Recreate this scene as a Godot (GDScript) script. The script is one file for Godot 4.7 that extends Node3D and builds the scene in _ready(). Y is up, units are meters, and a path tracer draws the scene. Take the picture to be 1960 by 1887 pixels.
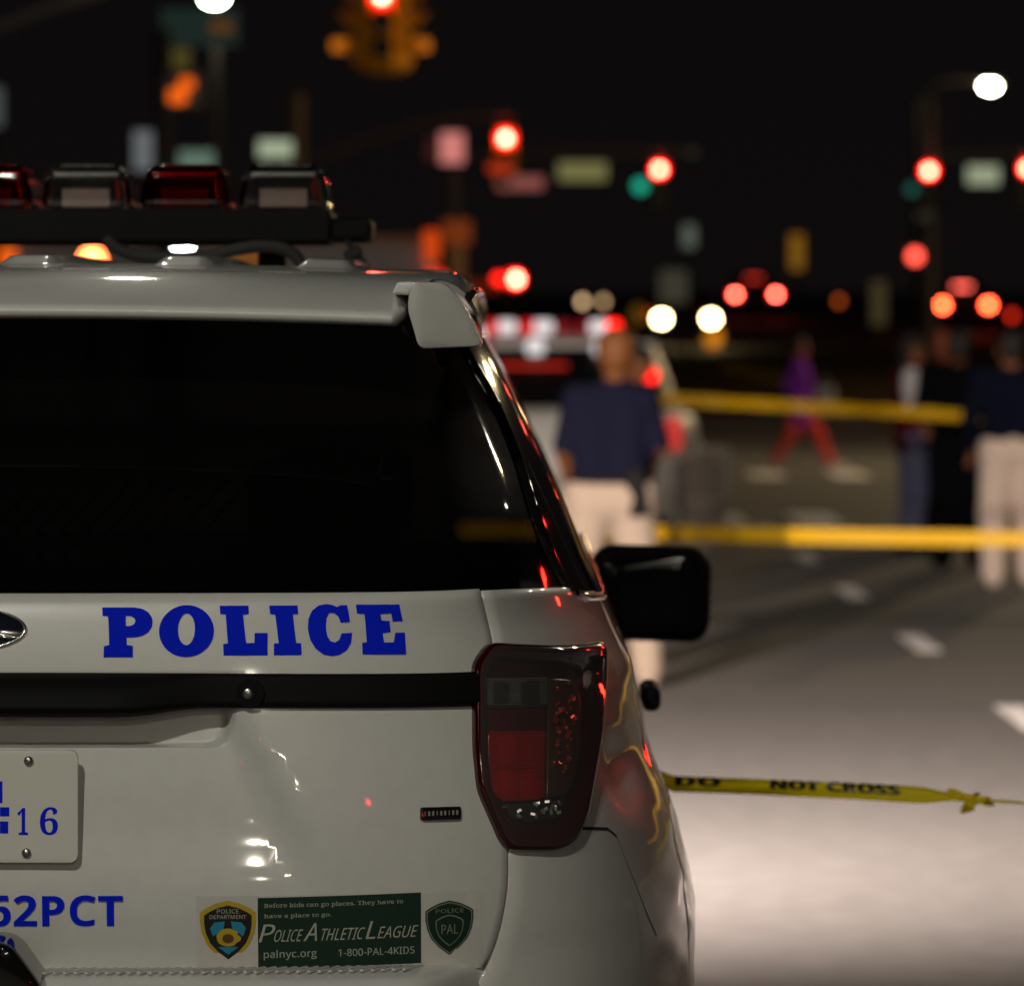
extends Node3D
# A night street: a white police utility vehicle seen from behind, a taped-off road beyond it.
# Units are metres. The road runs along -z; the eye stands at x = 0, z = 0, 1.64 m above the road.

const F := 8720.0          # focal length in photograph units (the photograph is 1960 units wide)
const EYE := 1.64
const CAR := Vector3(-0.733, 0.0, -6.1)   # the near vehicle: middle of its tail, on the road

var used := {}
var M := {}
var rng := RandomNumberGenerator.new()


func spot(u: float, v: float, d: float) -> Vector3:      # a point measured in the photograph, at a known distance
	return Vector3((u - 980.0) / F * d, EYE - (v - 653.0) / F * d, -d)


func hill(d: float) -> float:                            # the road climbs beyond the junction
	var t := maxf(0.0, d - 85.0)
	return 0.028 * t * smoothstep(0.0, 30.0, t)


# ------------------------------------------------------------------ mesh helpers
class Geo:
	var v := PackedVector3Array()
	var n := PackedVector3Array()

	func tri_n(a: Vector3, b: Vector3, c: Vector3, na: Vector3, nb: Vector3, nc: Vector3) -> void:
		var f := (c - a).cross(b - a)
		if f.length_squared() < 1e-18:
			return
		if f.dot(na + nb + nc) < 0.0:
			v.append_array([a, c, b]); n.append_array([na, nc, nb])
		else:
			v.append_array([a, b, c]); n.append_array([na, nb, nc])

	func tri(a: Vector3, b: Vector3, c: Vector3) -> void:
		var f := (c - a).cross(b - a).normalized()
		v.append_array([a, b, c]); n.append_array([f, f, f])

	func quad(a: Vector3, b: Vector3, c: Vector3, d: Vector3) -> void:
		tri(a, b, c); tri(a, c, d)

	func grid(rows: Array, wrap := false) -> void:       # a smooth sheet through rows of points
		var nr := rows.size()
		var nc: int = rows[0].size()
		var acc := []
		for i in nr:
			var line := PackedVector3Array(); line.resize(nc); acc.append(line)
		var tris := []
		for i in nr - 1:
			for j in (nc if wrap else nc - 1):
				var k := (j + 1) % nc
				for t in [[i, j, i, k, i + 1, k], [i, j, i + 1, k, i + 1, j]]:
					var a: Vector3 = rows[t[0]][t[1]]
					var b: Vector3 = rows[t[2]][t[3]]
					var c: Vector3 = rows[t[4]][t[5]]
					var f := (c - a).cross(b - a)
					if f.length_squared() < 1e-20:
						continue
					acc[t[0]][t[1]] += f; acc[t[2]][t[3]] += f; acc[t[4]][t[5]] += f
					tris.append(t)
		for t in tris:
			v.append_array([rows[t[0]][t[1]], rows[t[2]][t[3]], rows[t[4]][t[5]]])
			n.append_array([acc[t[0]][t[1]].normalized(), acc[t[2]][t[3]].normalized(), acc[t[4]][t[5]].normalized()])

	func box(c: Vector3, s: Vector3, turn := Basis()) -> void:
		var h := s / 2.0
		for ax in 3:
			for sg in [-1.0, 1.0]:
				var nn := Vector3(); nn[ax] = sg
				var u := Vector3(); u[(ax + 1) % 3] = h[(ax + 1) % 3]
				var w := Vector3(); w[(ax + 2) % 3] = h[(ax + 2) % 3]
				var o := nn * h[ax]
				var q := [o - u - w, o + u - w, o + u + w, o - u + w]
				for k in 4: q[k] = c + turn * q[k]
				var m := turn * nn
				tri_n(q[0], q[1], q[2], m, m, m); tri_n(q[0], q[2], q[3], m, m, m)

	func rbox(c: Vector3, s: Vector3, r: float, turn := Basis(), taper := Vector2.ZERO, k := 3) -> void:   # rounded box; taper narrows its top in x and z
		var h := s / 2.0
		r = minf(r, minf(h.x, minf(h.y, h.z)) * 0.999)
		var lon := []
		for q in 4:
			for i in k + 1: lon.append([(q + float(i) / k) * PI / 2.0, 1.0 if q in [0, 3] else -1.0, 1.0 if q < 2 else -1.0])
		var lat := []
		for q in 2:
			for i in k + 1: lat.append([(q - 1 + float(i) / k) * PI / 2.0, -1.0 if q == 0 else 1.0])
		var pts := []
		var nrm := []
		for la in lat:
			var pr := []
			var nr := []
			for lo in lon:
				var d := Vector3(cos(la[0]) * cos(lo[0]), sin(la[0]), cos(la[0]) * sin(lo[0]))
				var p := Vector3(lo[1] * (h.x - r), la[1] * (h.y - r), lo[2] * (h.z - r)) + d * r
				var t := (p.y + h.y) / s.y
				p.x *= 1.0 - taper.x * t; p.z *= 1.0 - taper.y * t
				pr.append(c + turn * p); nr.append(turn * d)
			pts.append(pr); nrm.append(nr)
		for i in lat.size() - 1:
			for j in lon.size():
				var m := (j + 1) % lon.size()
				tri_n(pts[i][j], pts[i][m], pts[i + 1][m], nrm[i][j], nrm[i][m], nrm[i + 1][m])
				tri_n(pts[i][j], pts[i + 1][m], pts[i + 1][j], nrm[i][j], nrm[i + 1][m], nrm[i + 1][j])

	func ball(c: Vector3, r: Vector3, k := 6) -> void:
		var rows := []
		for i in k + 1:
			var a := -PI / 2 + PI * i / k
			var line := []
			for j in k * 2:
				var b := TAU * j / (k * 2)
				line.append(c + Vector3(cos(a) * cos(b) * r.x, sin(a) * r.y, cos(a) * sin(b) * r.z))
			rows.append(line)
		grid(rows, true)

	func tube(path: Array, radii: Variant, k := 8, cap := true) -> void:
		var rows := []
		var side := Vector3.ZERO
		for i in path.size():
			var d: Vector3 = (path[mini(i + 1, path.size() - 1)] - path[maxi(i - 1, 0)]).normalized()
			if side == Vector3.ZERO:
				side = d.cross(Vector3.UP if absf(d.y) < 0.9 else Vector3.RIGHT).normalized()
			side = (side - d * side.dot(d)).normalized()
			var up := side.cross(d)
			var r: float = radii[i] if radii is Array else radii
			var line := []
			for j in k:
				line.append(path[i] + (side * cos(TAU * j / k) + up * sin(TAU * j / k)) * r)
			rows.append(line)
		grid(rows, true)
		if cap:
			for e in [0, path.size() - 1]:
				for j in k:
					tri(path[e], rows[e][j], rows[e][(j + 1) % k])

	func disc(c: Vector3, facing: Vector3, r: float, k := 20, dome := 0.0) -> void:      # a round lens, bulged by dome
		var z := facing.normalized()
		var x := z.cross(Vector3.UP if absf(z.y) < 0.9 else Vector3.RIGHT).normalized()
		var y := x.cross(z)
		var rows := []
		for i in 4:
			var f := 1.0 - i / 3.0
			var line := []
			for j in k:
				line.append(c + (x * cos(TAU * j / k) + y * sin(TAU * j / k)) * r * f + z * dome * (1.0 - f * f))
			rows.append(line)
		grid(rows, true)

	func prism(poly: Array, c: Vector3, x: Vector3, y: Vector3, depth: Vector3) -> void:       # a flat outline with thickness
		var flat := PackedVector2Array(poly)
		var idx := Geometry2D.triangulate_polygon(flat)
		var p := []
		for q in flat: p.append(c + x * q.x + y * q.y)
		for i in range(0, idx.size(), 3):
			tri(p[idx[i]], p[idx[i + 1]], p[idx[i + 2]])
			tri(p[idx[i]] + depth, p[idx[i + 2]] + depth, p[idx[i + 1]] + depth)
		for i in p.size():
			var j := (i + 1) % p.size()
			quad(p[i], p[j], p[j] + depth, p[i] + depth)

	func add_mesh(m: Mesh, t: Callable) -> void:         # every triangle of a mesh, its points moved by t
		for s in m.get_surface_count():
			var a := m.surface_get_arrays(s)
			var pv: PackedVector3Array = a[Mesh.ARRAY_VERTEX]
			var ix: PackedInt32Array = a[Mesh.ARRAY_INDEX] if a[Mesh.ARRAY_INDEX] != null else PackedInt32Array(range(pv.size()))
			for i in range(0, ix.size(), 3):
				tri(t.call(pv[ix[i]]), t.call(pv[ix[i + 1]]), t.call(pv[ix[i + 2]]))

	func mesh() -> ArrayMesh:
		var a := []
		a.resize(Mesh.ARRAY_MAX)
		a[Mesh.ARRAY_VERTEX] = v
		a[Mesh.ARRAY_NORMAL] = n
		var m := ArrayMesh.new()
		m.add_surface_from_arrays(Mesh.PRIMITIVE_TRIANGLES, a)
		return m


func numbered(called: String) -> String:
	if used.has(called):
		used[called] += 1
		return "%s_%03d" % [called, used[called]]
	used[called] = 0
	return called


func obj(called: String, g: Variant, m: Material, parent: Node = null) -> MeshInstance3D:
	var o := MeshInstance3D.new()
	o.mesh = g.mesh() if g is Geo else g
	o.material_override = m
	o.name = called if parent else numbered(called)
	(parent if parent else self).add_child(o, true)
	return o


func tag(o: Node, label: String, category: String, group := "") -> Node:
	o.set_meta("label", label); o.set_meta("category", category)
	if group: o.set_meta("group", group)
	return o


func thing(called: String, label: String, category: String, at := Vector3.ZERO, turn := 0.0, group := "") -> Node3D:
	var o := Node3D.new()
	o.name = numbered(called)
	add_child(o)
	o.position = at
	o.rotation.y = turn
	tag(o, label, category, group)
	return o


func struct(called: String, g: Variant, m: Material, parent: Node = null) -> MeshInstance3D:
	var o := obj(called, g, m, parent)
	if parent == null: o.set_meta("kind", "structure")
	return o


func again(src: Node3D, label: String, at: Vector3, turn: float) -> Node3D:
	var o: Node3D = src.duplicate()
	o.name = numbered(str(src.name).rstrip("0123456789_"))
	add_child(o)
	o.position = at
	o.rotation.y = turn
	o.set_meta("label", label)
	return o


# ------------------------------------------------------------------ materials
func mat(r: float, g: float, b: float, rough := 0.6, metal := 0.0, coat := 0.0) -> StandardMaterial3D:
	var m := StandardMaterial3D.new()
	m.albedo_color = Color(r, g, b).linear_to_srgb()
	m.roughness = rough
	m.metallic = metal
	if coat > 0.0:
		m.clearcoat_enabled = true
		m.clearcoat = coat
		m.clearcoat_roughness = 0.03
	return m


func dull(r: float, g: float, b: float, rough: float, shine: float) -> StandardMaterial3D:
	var m := mat(r, g, b, rough)
	m.metallic_specular = shine
	return m


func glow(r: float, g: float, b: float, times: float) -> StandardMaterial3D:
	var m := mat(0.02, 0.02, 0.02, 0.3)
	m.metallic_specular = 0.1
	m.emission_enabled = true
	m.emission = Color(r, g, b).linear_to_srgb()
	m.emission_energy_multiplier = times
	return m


func pane(r: float, g: float, b: float, alpha: float, rough := 0.04) -> StandardMaterial3D:
	var m := mat(r, g, b, rough)
	m.transparency = BaseMaterial3D.TRANSPARENCY_ALPHA
	m.albedo_color.a = alpha
	return m


func noisy(m: StandardMaterial3D, lo: float, hi: float, freq: float, scale: float, bump := 0.0) -> StandardMaterial3D:
	var t := NoiseTexture2D.new()
	var n := FastNoiseLite.new()
	n.frequency = freq
	n.fractal_octaves = 5
	n.seed = int(scale * 100.0) + 7
	t.noise = n
	t.width = 512; t.height = 512
	t.seamless = true
	var ramp := Gradient.new()
	ramp.set_color(0, Color(lo, lo, lo)); ramp.set_color(1, Color(hi, hi, hi))
	t.color_ramp = ramp
	m.albedo_texture = t
	m.uv1_triplanar = true
	m.uv1_world_triplanar = true
	m.uv1_scale = Vector3.ONE * scale
	if bump > 0.0:
		m.heightmap_enabled = true
		m.heightmap_texture = t
		m.heightmap_scale = bump
	return m


func font(family: String, weight := 400) -> Font:
	var f := SystemFont.new()
	f.font_names = PackedStringArray([family])
	f.font_weight = weight
	return f


func words(text: String, f: Font) -> TextMesh:           # one em tall lettering around its own middle
	var t := TextMesh.new()
	t.text = text
	t.font = f
	t.font_size = 64
	t.pixel_size = 1.0 / 64.0
	t.depth = 0.01
	t.curve_step = 2.0
	return t


# ------------------------------------------------------------------ bodies: tapered capsules joined smoothly, meshed with surface nets
func flesh(g: Geo, bones: Array, cell: float, k: float) -> void:
	var lo := Vector3(1e9, 1e9, 1e9)
	var hi := -lo
	for b in bones:
		var r: float = maxf(b[2], b[3]) + k + cell * 2.0
		for p in [b[0], b[1]]:
			lo = lo.min(p - Vector3.ONE * r); hi = hi.max(p + Vector3.ONE * r)
	var nx := int((hi.x - lo.x) / cell) + 2
	var ny := int((hi.y - lo.y) / cell) + 2
	var nz := int((hi.z - lo.z) / cell) + 2
	var d := PackedFloat32Array()
	d.resize(nx * ny * nz)
	d.fill(1.0)
	for b in bones:
		var a: Vector3 = b[0]
		var ab: Vector3 = b[1] - a
		var ra: float = b[2]
		var rb: float = b[3]
		var l2 := maxf(ab.length_squared(), 1e-9)
		var r := maxf(ra, rb) + k + cell * 2.0
		var p0 := ((a.min(b[1]) - Vector3.ONE * r - lo) / cell).floor()
		var p1 := ((a.max(b[1]) + Vector3.ONE * r - lo) / cell).ceil()
		for z in range(maxi(0, int(p0.z)), mini(nz, int(p1.z) + 1)):
			for y in range(maxi(0, int(p0.y)), mini(ny, int(p1.y) + 1)):
				var at := (z * ny + y) * nx
				for x in range(maxi(0, int(p0.x)), mini(nx, int(p1.x) + 1)):
					var p := lo + Vector3(x, y, z) * cell - a
					var t := clampf(p.dot(ab) / l2, 0.0, 1.0)
					var q := (p - ab * t).length() - lerpf(ra, rb, t)
					var o := d[at + x]
					var h := maxf(k - absf(o - q), 0.0) / k
					d[at + x] = minf(o, q) - h * h * k * 0.25
	var sy := nx
	var sz := nx * ny
	var vid := {}
	var pts := PackedVector3Array()
	var nrm := PackedVector3Array()
	var corner := [0, 1, sy, sy + 1, sz, sz + 1, sz + sy, sz + sy + 1]
	for z in nz - 1:
		for y in ny - 1:
			for x in nx - 1:
				var at := z * sz + y * sy + x
				var s := d[at] < 0.0
				var mixed := false
				for c in 7:
					if (d[at + corner[c + 1]] < 0.0) != s:
						mixed = true
						break
				if not mixed:
					continue
				var sum := Vector3.ZERO
				var n := 0
				for c in 8:
					for ax in 3:
						if c & (1 << ax): continue
						var e := c | (1 << ax)
						var d0 := d[at + corner[c]]
						var d1 := d[at + corner[e]]
						if (d0 < 0.0) != (d1 < 0.0):
							var q := Vector3(c & 1, (c >> 1) & 1, (c >> 2) & 1)
							q[ax] = d0 / (d0 - d1)
							sum += q
							n += 1
				vid[at] = pts.size()
				pts.append(lo + (Vector3(x, y, z) + sum / n) * cell)
				nrm.append(Vector3(d[at + 1] - d[at] + d[at + sz + sy + 1] - d[at + sz + sy], d[at + sy] - d[at] + d[at + sz + sy + 1] - d[at + sz + 1], d[at + sz] - d[at] + d[at + sz + sy + 1] - d[at + sy + 1]).normalized())
	for at in vid:
		for e in [[1, sy, sz], [sy, sz, 1], [sz, 1, sy]]:
			var o: int = at
			if (d[o] < 0.0) == (d[o + e[0]] < 0.0): continue
			var q := [o, o - e[1], o - e[1] - e[2], o - e[2]]
			var ok := true
			for c in q: ok = ok and vid.has(c)
			if not ok: continue
			for c in 4: q[c] = vid[q[c]]
			g.tri_n(pts[q[0]], pts[q[1]], pts[q[2]], nrm[q[0]], nrm[q[1]], nrm[q[2]])
			g.tri_n(pts[q[0]], pts[q[2]], pts[q[3]], nrm[q[0]], nrm[q[2]], nrm[q[3]])


func person(label: String, at: Vector3, turn: float, tall: float, look: Dictionary, pose := {}) -> Node3D:
	var root := thing("person", label, "person", at, turn)
	var s := tall / 1.755
	var j := {
		"pelvis": Vector3(0, 0.97, 0), "chest": Vector3(0, 1.33, 0), "neck": Vector3(0, 1.47, 0.005), "head": Vector3(0, 1.62, -0.01),
		"hip_l": Vector3(-0.09, 0.93, 0), "hip_r": Vector3(0.09, 0.93, 0), "knee_l": Vector3(-0.11, 0.5, -0.02), "knee_r": Vector3(0.11, 0.5, -0.02),
		"ankle_l": Vector3(-0.12, 0.09, 0.02), "ankle_r": Vector3(0.12, 0.09, 0.02), "toe_l": Vector3(-0.14, 0.045, -0.15), "toe_r": Vector3(0.14, 0.045, -0.15),
		"shoulder_l": Vector3(-0.18, 1.42, 0.01), "shoulder_r": Vector3(0.18, 1.42, 0.01), "elbow_l": Vector3(-0.25, 1.14, 0.03), "elbow_r": Vector3(0.25, 1.14, 0.03),
		"wrist_l": Vector3(-0.26, 0.9, -0.07), "wrist_r": Vector3(0.26, 0.9, -0.07), "nod": Vector3(0, 0, -1),
	}
	for key in pose: j[key] = pose[key]
	for key in j: j[key] = j[key] * (1.0 if key == "nod" else s)
	var f: Vector3 = j.nod.normalized()                   # where the face points
	var side := f.cross(Vector3.UP).normalized()
	var hd: Vector3 = j.head
	var B := func(a: Vector3, b: Vector3, ra: float, rb: float) -> Array: return [a, b, ra * s, rb * s]
	var up := Vector3.UP * s
	var skin := []
	skin.append(B.call(hd + up * 0.035 + f * -0.012 * s, hd + up * -0.02 + f * 0.012 * s, 0.092, 0.078))
	skin.append(B.call(hd + up * -0.055 + f * 0.045 * s, hd + up * -0.065 + f * 0.05 * s, 0.046, 0.04))
	skin.append(B.call(hd + up * 0.0 + f * 0.088 * s, hd + up * -0.025 + f * 0.104 * s, 0.012, 0.016))
	for sg in [-1.0, 1.0]:
		skin.append(B.call(hd + side * 0.082 * sg * s + up * 0.01, hd + side * 0.086 * sg * s + up * -0.03, 0.018, 0.012))
	skin.append(B.call(j.neck, hd + up * -0.04, 0.058, 0.054))
	var torso := []
	for sg in [-1.0, 1.0]:
		var o := Vector3(0.075 * sg * s, 0, 0)
		torso.append(B.call(j.pelvis + o, j.chest + o * 1.15, 0.105, 0.11))
		torso.append(B.call(j.chest + o, j.neck + o * 0.4 + up * -0.02, 0.1, 0.055))
	torso.append(B.call(j.shoulder_l, j.shoulder_r, 0.066, 0.066))
	torso.append(B.call(j.chest, j.chest + (j.pelvis - j.chest) * 0.6 + Vector3(0, 0, -0.03 * s), 0.1, 0.1))
	var arms := []
	var fore := []
	var legs := [B.call(j.hip_l, j.hip_r, 0.1, 0.1)]
	var feet := []
	for e in ["_l", "_r"]:
		arms.append(B.call(j["shoulder" + e], j["elbow" + e], 0.055, 0.043))
		fore.append(B.call(j["elbow" + e], j["wrist" + e], 0.042, 0.028))
		legs.append(B.call(j["hip" + e], j["knee" + e], 0.086, 0.06))
		legs.append(B.call(j["knee" + e], j["ankle" + e], 0.058, 0.042))
		feet.append(B.call(j["ankle" + e] + Vector3(0, -0.045 * s, 0.03 * s), j["toe" + e], 0.042, 0.036))
		feet.append(B.call(j["ankle" + e], j["ankle" + e] + Vector3(0, -0.04 * s, 0.02 * s), 0.042, 0.044))
	var body := Geo.new()
	flesh(body, skin + torso + arms + fore + legs + feet, 0.021, 0.03)
	for e in ["_l", "_r"]:                                 # hands: a palm, four curled fingers and a thumb
		var w: Vector3 = j["wrist" + e]
		var z: Vector3 = (w - j["elbow" + e]).normalized()
		var across := z.cross(Vector3.RIGHT if absf(z.x) < 0.8 else Vector3.UP).normalized()
		var bend := z.cross(across) * (1.0 if e == "_l" else -1.0)
		var hb := [B.call(w - z * 0.01 * s, w + z * 0.03 * s, 0.027, 0.024)]
		for q in 3: hb.append(B.call(w + z * 0.03 * s, w + (z * 0.088 + across * (q - 1) * 0.024) * s, 0.022, 0.015))
		for q in 4:
			var a := w + (z * 0.085 + across * (q - 1.5) * 0.021) * s
			var b: Vector3 = a + (z * (0.036 - 0.004 * absf(q - 1.3)) + bend * 0.012) * s
			hb.append(B.call(a, b, 0.0095, 0.009))
			hb.append(B.call(b, b + (z * 0.02 + bend * 0.026) * s, 0.009, 0.0075))
		var th := w + (z * 0.035 - across * 0.03) * s
		hb.append(B.call(th, th + (z * 0.032 - across * 0.024) * s, 0.012, 0.0105))
		hb.append(B.call(th + (z * 0.032 - across * 0.024) * s, th + (z * 0.058 - across * 0.022 + bend * 0.008) * s, 0.0105, 0.008))
		flesh(body, hb, 0.0065, 0.008)
	obj("body", body, look.skin, root)
	var fat := func(list: Array, more: float) -> Array:
		var out := []
		for b in list: out.append([b[0], b[1], b[2] + more * s, b[3] + more * s])
		return out
	var shirt := Geo.new()
	var sleeves: Array = fat.call(arms, 0.018)
	if look.get("short", false):
		for b in sleeves: b[1] = b[0] + (b[1] - b[0]) * 0.93
	else:
		sleeves += fat.call(fore, 0.014)
	var trunk: Array = fat.call(torso, 0.014)
	if look.has("hem"):                                   # a long coat or tunic reaches further down
		for sg in [-1.0, 1.0]:
			var o := Vector3(0.06 * sg * s, 0, 0)
			trunk.append([j.pelvis + o, Vector3(o.x * 1.2, look.hem * s, 0) + Vector3(j.pelvis.x, 0, j.pelvis.z), 0.125 * s, 0.13 * s])
	flesh(shirt, trunk + sleeves, 0.021, 0.03)
	obj(look.get("top", "shirt"), shirt, look.shirt, root)
	if look.has("collar"):
		var cg := Geo.new()
		var ring := []
		for i in 13:
			var a := TAU * i / 12
			ring.append(j.neck + Vector3(cos(a) * 0.066, 0.012, sin(a) * 0.066) * s)
		cg.tube(ring, 0.016 * s, 6, false)
		obj("collar", cg, look.collar, root)
	var pants := Geo.new()
	var pl: Array = fat.call(legs, look.get("loose", 0.022))
	pl.append([j.pelvis + Vector3(-0.05 * s, -0.02 * s, 0), j.pelvis + Vector3(0.05 * s, -0.02 * s, 0), 0.118 * s, 0.118 * s])
	flesh(pants, pl, 0.021, 0.025)
	obj(look.get("bottom", "trousers"), pants, look.pants, root)
	for i in 2:
		var sh := Geo.new()
		flesh(sh, fat.call([feet[i * 2], feet[i * 2 + 1]], 0.008), 0.014, 0.02)
		obj("shoe", sh, look.shoes, root)
	if look.has("hair"):
		var hg := Geo.new()
		var hb := [B.call(hd + up * 0.045 + f * -0.018 * s, hd + up * 0.0 + f * -0.03 * s, 0.098, 0.085)]
		if look.get("long_hair", false):
			hb.append(B.call(hd + f * -0.05 * s, hd + up * -0.14 + f * -0.06 * s, 0.07, 0.05))
		flesh(hg, hb, 0.014, 0.02)
		obj("hair", hg, look.hair, root)
	for sg in [-1.0, 1.0]:
		var eg := Geo.new()
		eg.ball(hd + (f * 0.082 + side * 0.031 * sg) * s + up * 0.002, Vector3.ONE * 0.011 * s, 4)
		obj("eye", eg, M.eye, root)
	return root


# ------------------------------------------------------------------ the near vehicle: one smooth surface, cut into panels
# x to the right of its middle, y above the road, l metres forward of its tail (local -z)
const WIDTH := [[0.30, 0.985], [0.60, 1.003], [0.75, 1.008], [0.82, 1.003], [0.87, 0.994], [0.941, 0.977], [1.014, 0.956], [1.107, 0.927], [1.19, 0.898], [1.253, 0.872], [1.316, 0.844], [1.418, 0.802], [1.516, 0.755], [1.6135, 0.705], [1.70, 0.655]]
const TAIL := [[0.30, 0.06], [0.55, 0.03], [0.80, 0.018], [0.85, 0.008], [0.90, 0.002], [0.95, 0.0], [1.00, 0.002], [1.05, 0.007], [1.10, 0.014], [1.16, 0.024], [1.25, 0.042], [1.30, 0.06], [1.40, 0.14], [1.50, 0.228], [1.60, 0.316], [1.70, 0.405]]
const GATE := [[0.74, 0.66], [0.770, 0.6836], [0.802, 0.7012], [0.844, 0.7154], [0.9005, 0.7255], [0.95, 0.7259], [1.0, 0.7245], [1.11, 0.7152], [1.231, 0.7044], [1.262, 0.6972], [1.30, 0.688]]
const GLASS := [[1.25, 0.828], [1.279, 0.816], [1.334, 0.788], [1.406, 0.761], [1.478, 0.739], [1.551, 0.708], [1.614, 0.672], [1.66, 0.645]]


func table(t: Array, y: float) -> float:
	var n := t.size()
	if y <= t[0][0]: return t[0][1]
	if y >= t[n - 1][0]: return t[n - 1][1]
	var i := 0
	while y > t[i + 1][0]: i += 1
	var a: Array = t[maxi(i - 1, 0)]
	var b: Array = t[i]
	var c: Array = t[i + 1]
	var e: Array = t[mini(i + 2, n - 1)]
	var h: float = c[0] - b[0]
	var m0: float = (c[1] - a[1]) / maxf(c[0] - a[0], 1e-6) * h
	var m1: float = (e[1] - b[1]) / maxf(e[0] - b[0], 1e-6) * h
	var s: float = (y - b[0]) / h
	var s2 := s * s
	var s3 := s2 * s
	return (2 * s3 - 3 * s2 + 1) * b[1] + (s3 - 2 * s2 + s) * m0 + (-2 * s3 + 3 * s2) * c[1] + (s3 - s2) * m1


func corner(y: float) -> float:                                   # how square the rear corner is at that height
	return lerpf(7.0, 13.0, smoothstep(1.24, 1.42, y))


func tail_pt(x: float, y: float) -> Vector3:
	var w := table(WIDTH, y)
	var lr := table(TAIL, y) + 0.07 * x * x
	var q := minf(absf(x) / w, 1.0)
	return Vector3(x, y, -(lr + (1.05 - lr) * (1.0 - pow(1.0 - pow(q, corner(y)), 0.4545))))


func tail_out(x: float, y: float, out: float) -> Vector3:        # pushed out along the surface normal
	var p := tail_pt(x, y)
	if out == 0.0: return p
	var e := 0.004
	var n := (tail_pt(x + e, y) - tail_pt(x - e, y)).cross(tail_pt(x, y + e) - tail_pt(x, y - e)).normalized()
	return p + n * out


func turn_of(x: float, y: float) -> float:
	return asin(pow(clampf(x / table(WIDTH, y), 0.0, 1.0), corner(y) / 2.0))


func turned(th: float, y: float) -> Vector3:                     # the same surface, by angle round the rear corner
	var w := table(WIDTH, y)
	var e := 2.0 / corner(y)
	var lr := table(TAIL, y) + 0.07 * w * w * pow(sin(th), e * 2.0)
	var l := 1.05 - (1.05 - lr) * pow(maxf(cos(th), 0.0), 0.909)
	return Vector3(w * pow(sin(th), e) + relief(l, y), y, -l)


func belt(l: float) -> float:                                    # the window line falls a little towards the front
	return 1.3016 - 0.0555 * clampf(l, 0.0, 1.05)


func relief(l: float, y: float) -> float:                        # what is pressed into the flank: wheel arch lip, shoulder, a hollow by the lamp
	var r := Vector2(l - 1.12, y - 0.36).length()
	var out := 0.006 * smoothstep(0.60, 0.47, r) * smoothstep(0.3, 0.6, l)
	out += 0.003 * smoothstep(0.47, 0.445, r) * smoothstep(0.5, 0.7, l)
	out -= 0.010 * exp(-pow((y - 1.04 + 0.05 * (l - 0.4)) / 0.05, 2.0)) * smoothstep(0.25, 0.5, l)
	out += 0.006 * exp(-pow((y - 1.15) / 0.03, 2.0)) * smoothstep(0.25, 0.6, l)
	out += 0.0011 * sin(y * 74.0 + l * 7.0) * sin(l * 19.0 + y * 11.0) * smoothstep(0.28, 0.45, l) * smoothstep(1.2, 1.1, y)
	out -= 0.006 * exp(-pow((l - 0.42) / 0.07, 2.0) - pow((y - 1.02) / 0.05, 2.0))
	return out


func turned_out(th: float, y: float, out: float) -> Vector3:
	var p := turned(th, y)
	if out == 0.0: return p
	var a := clampf(th, 0.02, PI / 2 - 0.02)
	var n := (turned(a + 0.01, y) - turned(a - 0.01, y)).cross(turned(a, y + 0.004) - turned(a, y - 0.004)).normalized()
	return p + n * out


func dent(x: float, y: float) -> float:                          # the hollow round the number plate
	var ax := absf(x)
	var r := 0.03
	var edge := 0.352 - (r - sqrt(maxf(r * r - pow(clampf(1.094 + r - y, 0.0, r), 2), 0.0)))
	var deep := 0.04 * smoothstep(edge + 0.006, edge - 0.006, ax) * smoothstep(1.091, 1.097, y) * smoothstep(1.185, 1.165, y)
	var crease := 0.36 + (1.13 - y) * 0.54
	var low := 0.016 * smoothstep(crease + 0.022, crease - 0.022, ax) * smoothstep(0.86, 1.0, y) * smoothstep(1.18, 1.14, y)
	return maxf(deep, low)


func mirrored(g: Geo) -> Geo:
	var o := Geo.new()
	for i in range(0, g.v.size(), 3):
		for k in [0, 2, 1]:
			o.v.append(g.v[i + k] * Vector3(-1, 1, 1))
			o.n.append(g.n[i + k] * Vector3(-1, 1, 1))
	return o


func blob(outline: Array, steps: Array, at: Callable) -> Geo:    # an outline closed by shrinking rings: steps of [shrink, height]
	var g := Geo.new()
	var mid := Vector2.ZERO
	for p in outline: mid += p / outline.size()
	var rows := []
	for st in steps:
		var line := []
		for p in outline:
			var q: Vector2 = mid + (p - mid) * st[0]
			line.append(at.call(q.x, q.y, st[1]))
		rows.append(line)
	g.grid(rows, true)
	return g


func rounded(pts: Array, r: float, k := 4) -> Array:             # an outline with its corners rounded off
	var out := []
	for i in pts.size():
		var p: Vector2 = pts[i]
		var a: Vector2 = pts[(i - 1 + pts.size()) % pts.size()] - p
		var b: Vector2 = pts[(i + 1) % pts.size()] - p
		var t := minf(r, minf(a.length(), b.length()) * 0.45)
		for q in k + 1:
			var f := float(q) / k
			out.append((p + a.normalized() * t).lerp(p, f).lerp(p.lerp(p + b.normalized() * t, f), f))
	return out


func denser(pts: Array, step: float) -> Array:
	var out := []
	for i in pts.size():
		var a: Vector2 = pts[i]
		var b: Vector2 = pts[(i + 1) % pts.size()]
		var n := maxi(1, int(ceil(a.distance_to(b) / step)))
		for k in n: out.append(a.lerp(b, float(k) / n))
	return out


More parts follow.
